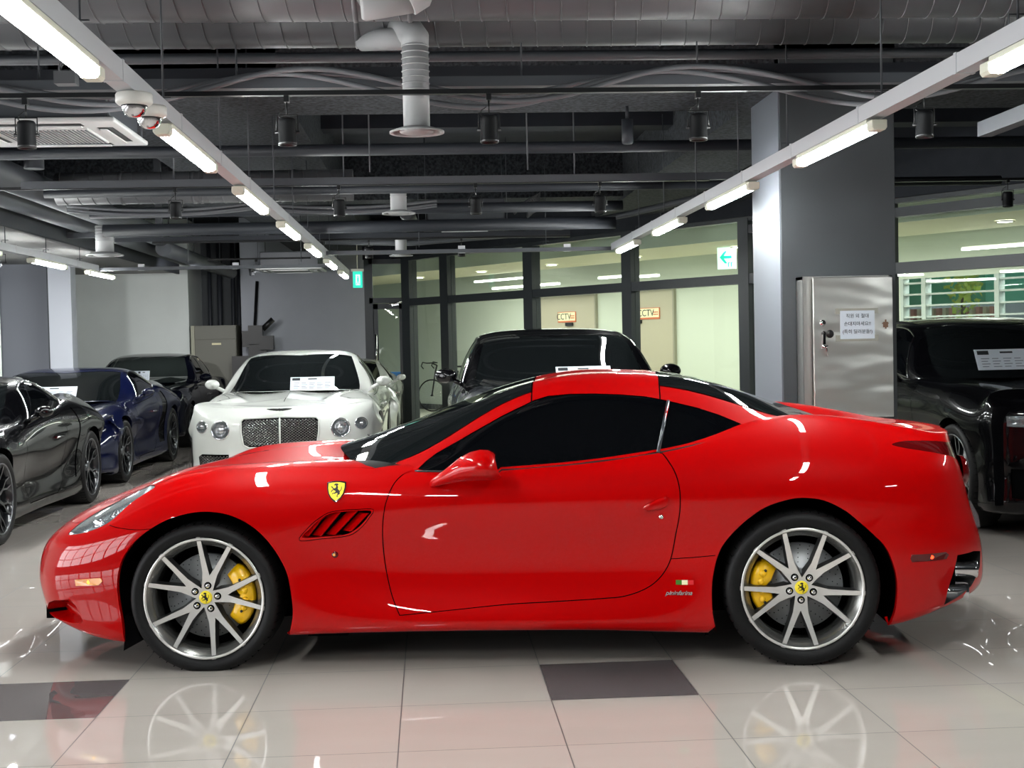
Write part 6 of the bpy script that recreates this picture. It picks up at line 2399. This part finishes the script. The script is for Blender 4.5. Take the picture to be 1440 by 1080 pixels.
q.build('adhesive_tape', mat('clear_tape', rgb(150, 150, 140), .35), dr)
q = MB()
q.box((-.068, -.022, .575), (-.034, -.0205, .61), 0)
q.box((-.055, -.0225, .565), (-.045, -.0205, .625), 0)
q.box((-.075, -.0225, .598), (-.03, -.0205, .604), 0)
q.build('round_sticker', mat('sticker_brown', rgb(110, 84, 66), .6), dr)
nt_ = empty('paper_note', (0, 0, 0), 0)
tag(nt_, 'pale paper note with handwritten Korean lines taped to the steel cabinet', 'note')
nt_.location = cb.location + Vector((.312, -.165, .005)) + Matrix.Rotation(SH(4), 3, 'Z') @ Vector((-.24, -.0225, .505))
nt_.rotation_euler = (0, 0, SH(4))
MB().box((-.115, -.001, 0), (.115, 0, .18)).build('paper', mat('note_paper', rgb(196, 206, 216), .6), nt_)
for i, t in enumerate(('직원 외 절대', '손대지마세요!!', '(특히 딜러분들!)')):
    me = text_mesh(t, .030, .0004, 'handwriting')
    o = newobj('handwriting', me, mat('pen_ink', rgb(14, 16, 26), .6) if i == 0 else MATS['pen_ink'], nt_)
    o.rotation_euler = (SH(90), 0, 0)
    o.location = (0, -.002, .145 - .050 * i)
q = MB()
q.box((-.018, -.004, -.012), (.018, 0, .012))
o = q.build('blue_tape', mat('tape_blue', rgb(30, 110, 205), .5))
o.location = (2.475, 8.385, .925)
tag(o, 'small piece of blue tape at the lower left corner of the steel cabinet', 'tape')

# grey steel cabinet and clutter by the back wall
gc = empty('utility_cabinet', (-3.72, 23.6, 0))
tag(gc, 'tall grey-green utility cabinet standing in the dark recess at the back', 'cabinet')
GCAB = mat('cabinet_grey_green', rgb(112, 112, 102), .5)
MB().box((-.36, 0, 0), (.36, .6, 1.84)).build('cabinet_body', GCAB, gc, bevel=.005)
MB().box((-.35, -.015, .05), (.35, 0, 1.58)).build('cabinet_door', GCAB, gc, bevel=.003)
MB().box((-.35, -.015, 1.60), (.35, 0, 1.82)).build('cabinet_fascia', GCAB, gc, bevel=.003)
MB().box((-.06, -.02, 1.50), (.10, -.015, 1.535)).build('name_plate', FLW, gc)
MB().box((-.42, .0, 0), (-.36, .05, 1.84)).build('side_trim', mat('side_trim_cream', rgb(170, 170, 150), .5), gc)
q = MB()
for i, x in enumerate((-4.02, -3.85, -3.62, -3.52, -3.40)):
    q = MB()
    q.tube([(x, 25.0, 0), (x + .02 * i, 25.0, 3.7)], .035 + .012 * (i % 2), 10)
    tag(q.build('riser_pipe', PIPED), ('dark riser pipe in the recess behind the utility cabinet, %s' % ('leftmost', 'second from left', 'middle one', 'second from right', 'rightmost')[i]), 'pipe', 'riser pipes in the recess')
q = MB()
q.tube([(-3.15, 23.6, .2), (-2.98, 23.68, 2.60)], .03, 10)
tag(q.build('leaning_pole', SPOTB), 'thin black pole leaning on the grey back wall beside the cabinet', 'pole')
q = MB()
rnd = random.Random(3)
for i in range(5):
    a, b = rnd.uniform(-.25, .25), rnd.uniform(0, .2)
    q.box((a - .12, -.1 + b, .0 + .05 * i), (a + .12, .1 + b, .16 + .09 * i))
q.tube([(.0, 0, .45), (.18, .02, .62)], .05, 10)
q.box((-.5, -.25, -1.3), (.5, .25, .0))
o = q.build('equipment_stack', PLAS)
o.location = (-2.85, 23.2, 1.3)
tag(o, 'black equipment stacked against the grey back wall behind the white grand tourer', 'equipment')

# blue panel and bicycle behind the glass
q = MB()
q.box((-.16, 0, 0), (.10, .05, .92))
o = q.build('blue_board', mat('board_blue', rgb(25, 95, 160), .5), bevel=.01)
o.location = (-.62, 24.3, 0)
o.location = PM @ Vector((-2.0, 1.0, .01))
o.rotation_euler = (0, 0, SH(-5))
tag(o, 'blue board standing behind the glass door at the back', 'board')
pc = sbox('wall_corridor_shadowpost', (0, 0, 0), (.01, .01, .01), CORW) if False else None


def bicycle():
    e = empty('bicycle', PM @ Vector((-4.35, 3.3, .005)), math.radians(-30))
    tag(e, 'dark bicycle leaning in the corridor behind the glass, partly hidden by the crossover', 'bicycle')
    for x in (0, 1.02):
        q = MB()
        q.lathe([(.315, 0), (.325, -.014), (.338, -.012), (.343, 0), (.338, .012), (.325, .014)], 48, 0, 'y', (x, 0, .345), closed=True)
        q.lathe([(0, -.03), (.02, -.03), (.02, .03), (0, .03)], 12, 0, 'y', (x, 0, .345))
        w = q.build('bicycle_wheel', RUB, e)
        s_ = MB()
        for k in range(20):
            a = 2 * math.pi * k / 20
            s_.tube([(x, 0, .345), (x + .318 * math.cos(a), 0, .345 + .318 * math.sin(a))], .0018, 4)
        s_.build('spokes', CHR, w)
    q = MB()
    for a, b in (((0, .345), (.10, .86)), ((.10, .86), (.14, .98)), ((.11, .80), (.62, .82)), ((.12, .74), (.50, .30)), ((.50, .30), (.64, .86)), ((.50, .30), (1.02, .345)), ((.62, .78), (1.02, .345))):
        q.tube([(a[0], 0, a[1]), (b[0], 0, b[1])], .017, 10)
    q.build('bicycle_frame', SPOTB, e)
    q = MB()
    q.tube([(.14, 0, .98), (.02, 0, 1.02)], .014, 8)
    q.tube([(.02, -.22, 1.03), (.02, .22, 1.03)], .013, 8)
    q.tube([(.02, -.22, 1.03), (-.08, -.22, 1.05), (-.12, -.22, .97), (-.06, -.22, .91)], .013, 8)
    q.tube([(.02, .22, 1.03), (-.08, .22, 1.05), (-.12, .22, .97), (-.06, .22, .91)], .013, 8)
    q.build('handlebar', SPOTB, e)
    q = MB()
    q.box((.52, -.06, .93), (.80, .06, .965))
    q.build('saddle', PLAS, e, bevel=.015)


bicycle()
# framed notice at the far left wall
q = MB()
q.box((-.10, -.02, 0), (.18, 0, .46))
fr_ = empty('framed_notice', (-5.62, 16.98, 1.72))
tag(fr_, 'white framed notice on the wall at the far left edge', 'picture frame')
MB().box((-.16, -.03, 0), (.16, 0, .44)).build('frame', mat('frame_silver', rgb(190, 192, 196), .3, .5), fr_)
MB().box((-.13, -.034, .03), (.13, -.03, .41)).build('sheet', DAYW if False else PAPER, fr_)
# ================================================================== loose repeats become parts of their own


def split_parts(o, newname, gap=.002):
    me = o.data
    bm = bmesh.new()
    bm.from_mesh(me)
    bm.verts.ensure_lookup_table()
    seen, isl = {}, []
    for v in bm.verts:
        if v.index in seen:
            continue
        st, grp = [v], []
        seen[v.index] = 1
        while st:
            a = st.pop()
            grp.append(a.index)
            for e in a.link_edges:
                b = e.other_vert(a)
                if b.index not in seen:
                    seen[b.index] = 1
                    st.append(b)
        isl.append(grp)
    bb = []
    for g in isl:
        P = np.array([bm.verts[i].co for i in g])
        bb.append([P.min(0) - gap, P.max(0) + gap, set(g)])
    merged = True
    while merged:
        merged = False
        for i in range(len(bb)):
            for j in range(i + 1, len(bb)):
                if (bb[i][0] <= bb[j][1]).all() and (bb[j][0] <= bb[i][1]).all():
                    bb[i] = [np.minimum(bb[i][0], bb[j][0]), np.maximum(bb[i][1], bb[j][1]), bb[i][2] | bb[j][2]]
                    del bb[j]
                    merged = True
                    break
            if merged:
                break
    if len(bb) < 2:
        bm.free()
        return
    sm = [p.use_smooth for p in me.polygons]
    for k, (_, _, vs) in enumerate(bb):
        fs = [f for f in bm.faces if f.verts[0].index in vs]
        mp, V, F = {}, [], []
        for f in fs:
            r = []
            for v in f.verts:
                if v.index not in mp:
                    mp[v.index] = len(V)
                    V.append(tuple(v.co))
                r.append(mp[v.index])
            F.append(r)
        m2 = bpy.data.meshes.new(newname)
        m2.from_pydata(V, [], F)
        for m_ in me.materials:
            m2.materials.append(m_)
        for p, f in zip(m2.polygons, fs):
            p.material_index = f.material_index
            p.use_smooth = f.smooth
        if k == 0:
            first = m2
        else:
            c = o.copy()
            c.data = m2
            c.name = newname
            COL.objects.link(c)
    o.data = first
    o.name = newname
    bm.free()


SPLIT = {'lug_nuts': 'lug_nut', 'vent_slats': 'vent_slat', 'wiper': 'wiper', 'projector': 'projector', 'rear_lamp': 'rear_lamp', 'reversing_lamp': 'reversing_lamp', 'wheel_arch_flap': 'wheel_arch_flap',
         'window_trim': 'window_trim', 'corner_intake': 'corner_intake', 'windscreen_trim': 'windscreen_trim', 'joint_clip': 'joint_clip', 'hanger_rod': 'hanger_rod', 'joint_band': 'joint_band', 'end_cap': 'end_cap'}
for o in list(COL.objects):
    base = o.name.split('.')[0]
    if o.type == 'MESH' and base in SPLIT and o.parent and o.data.users == 1:
        split_parts(o, SPLIT[base], .0005 if base in ('lug_nuts', 'vent_slats') else .002)
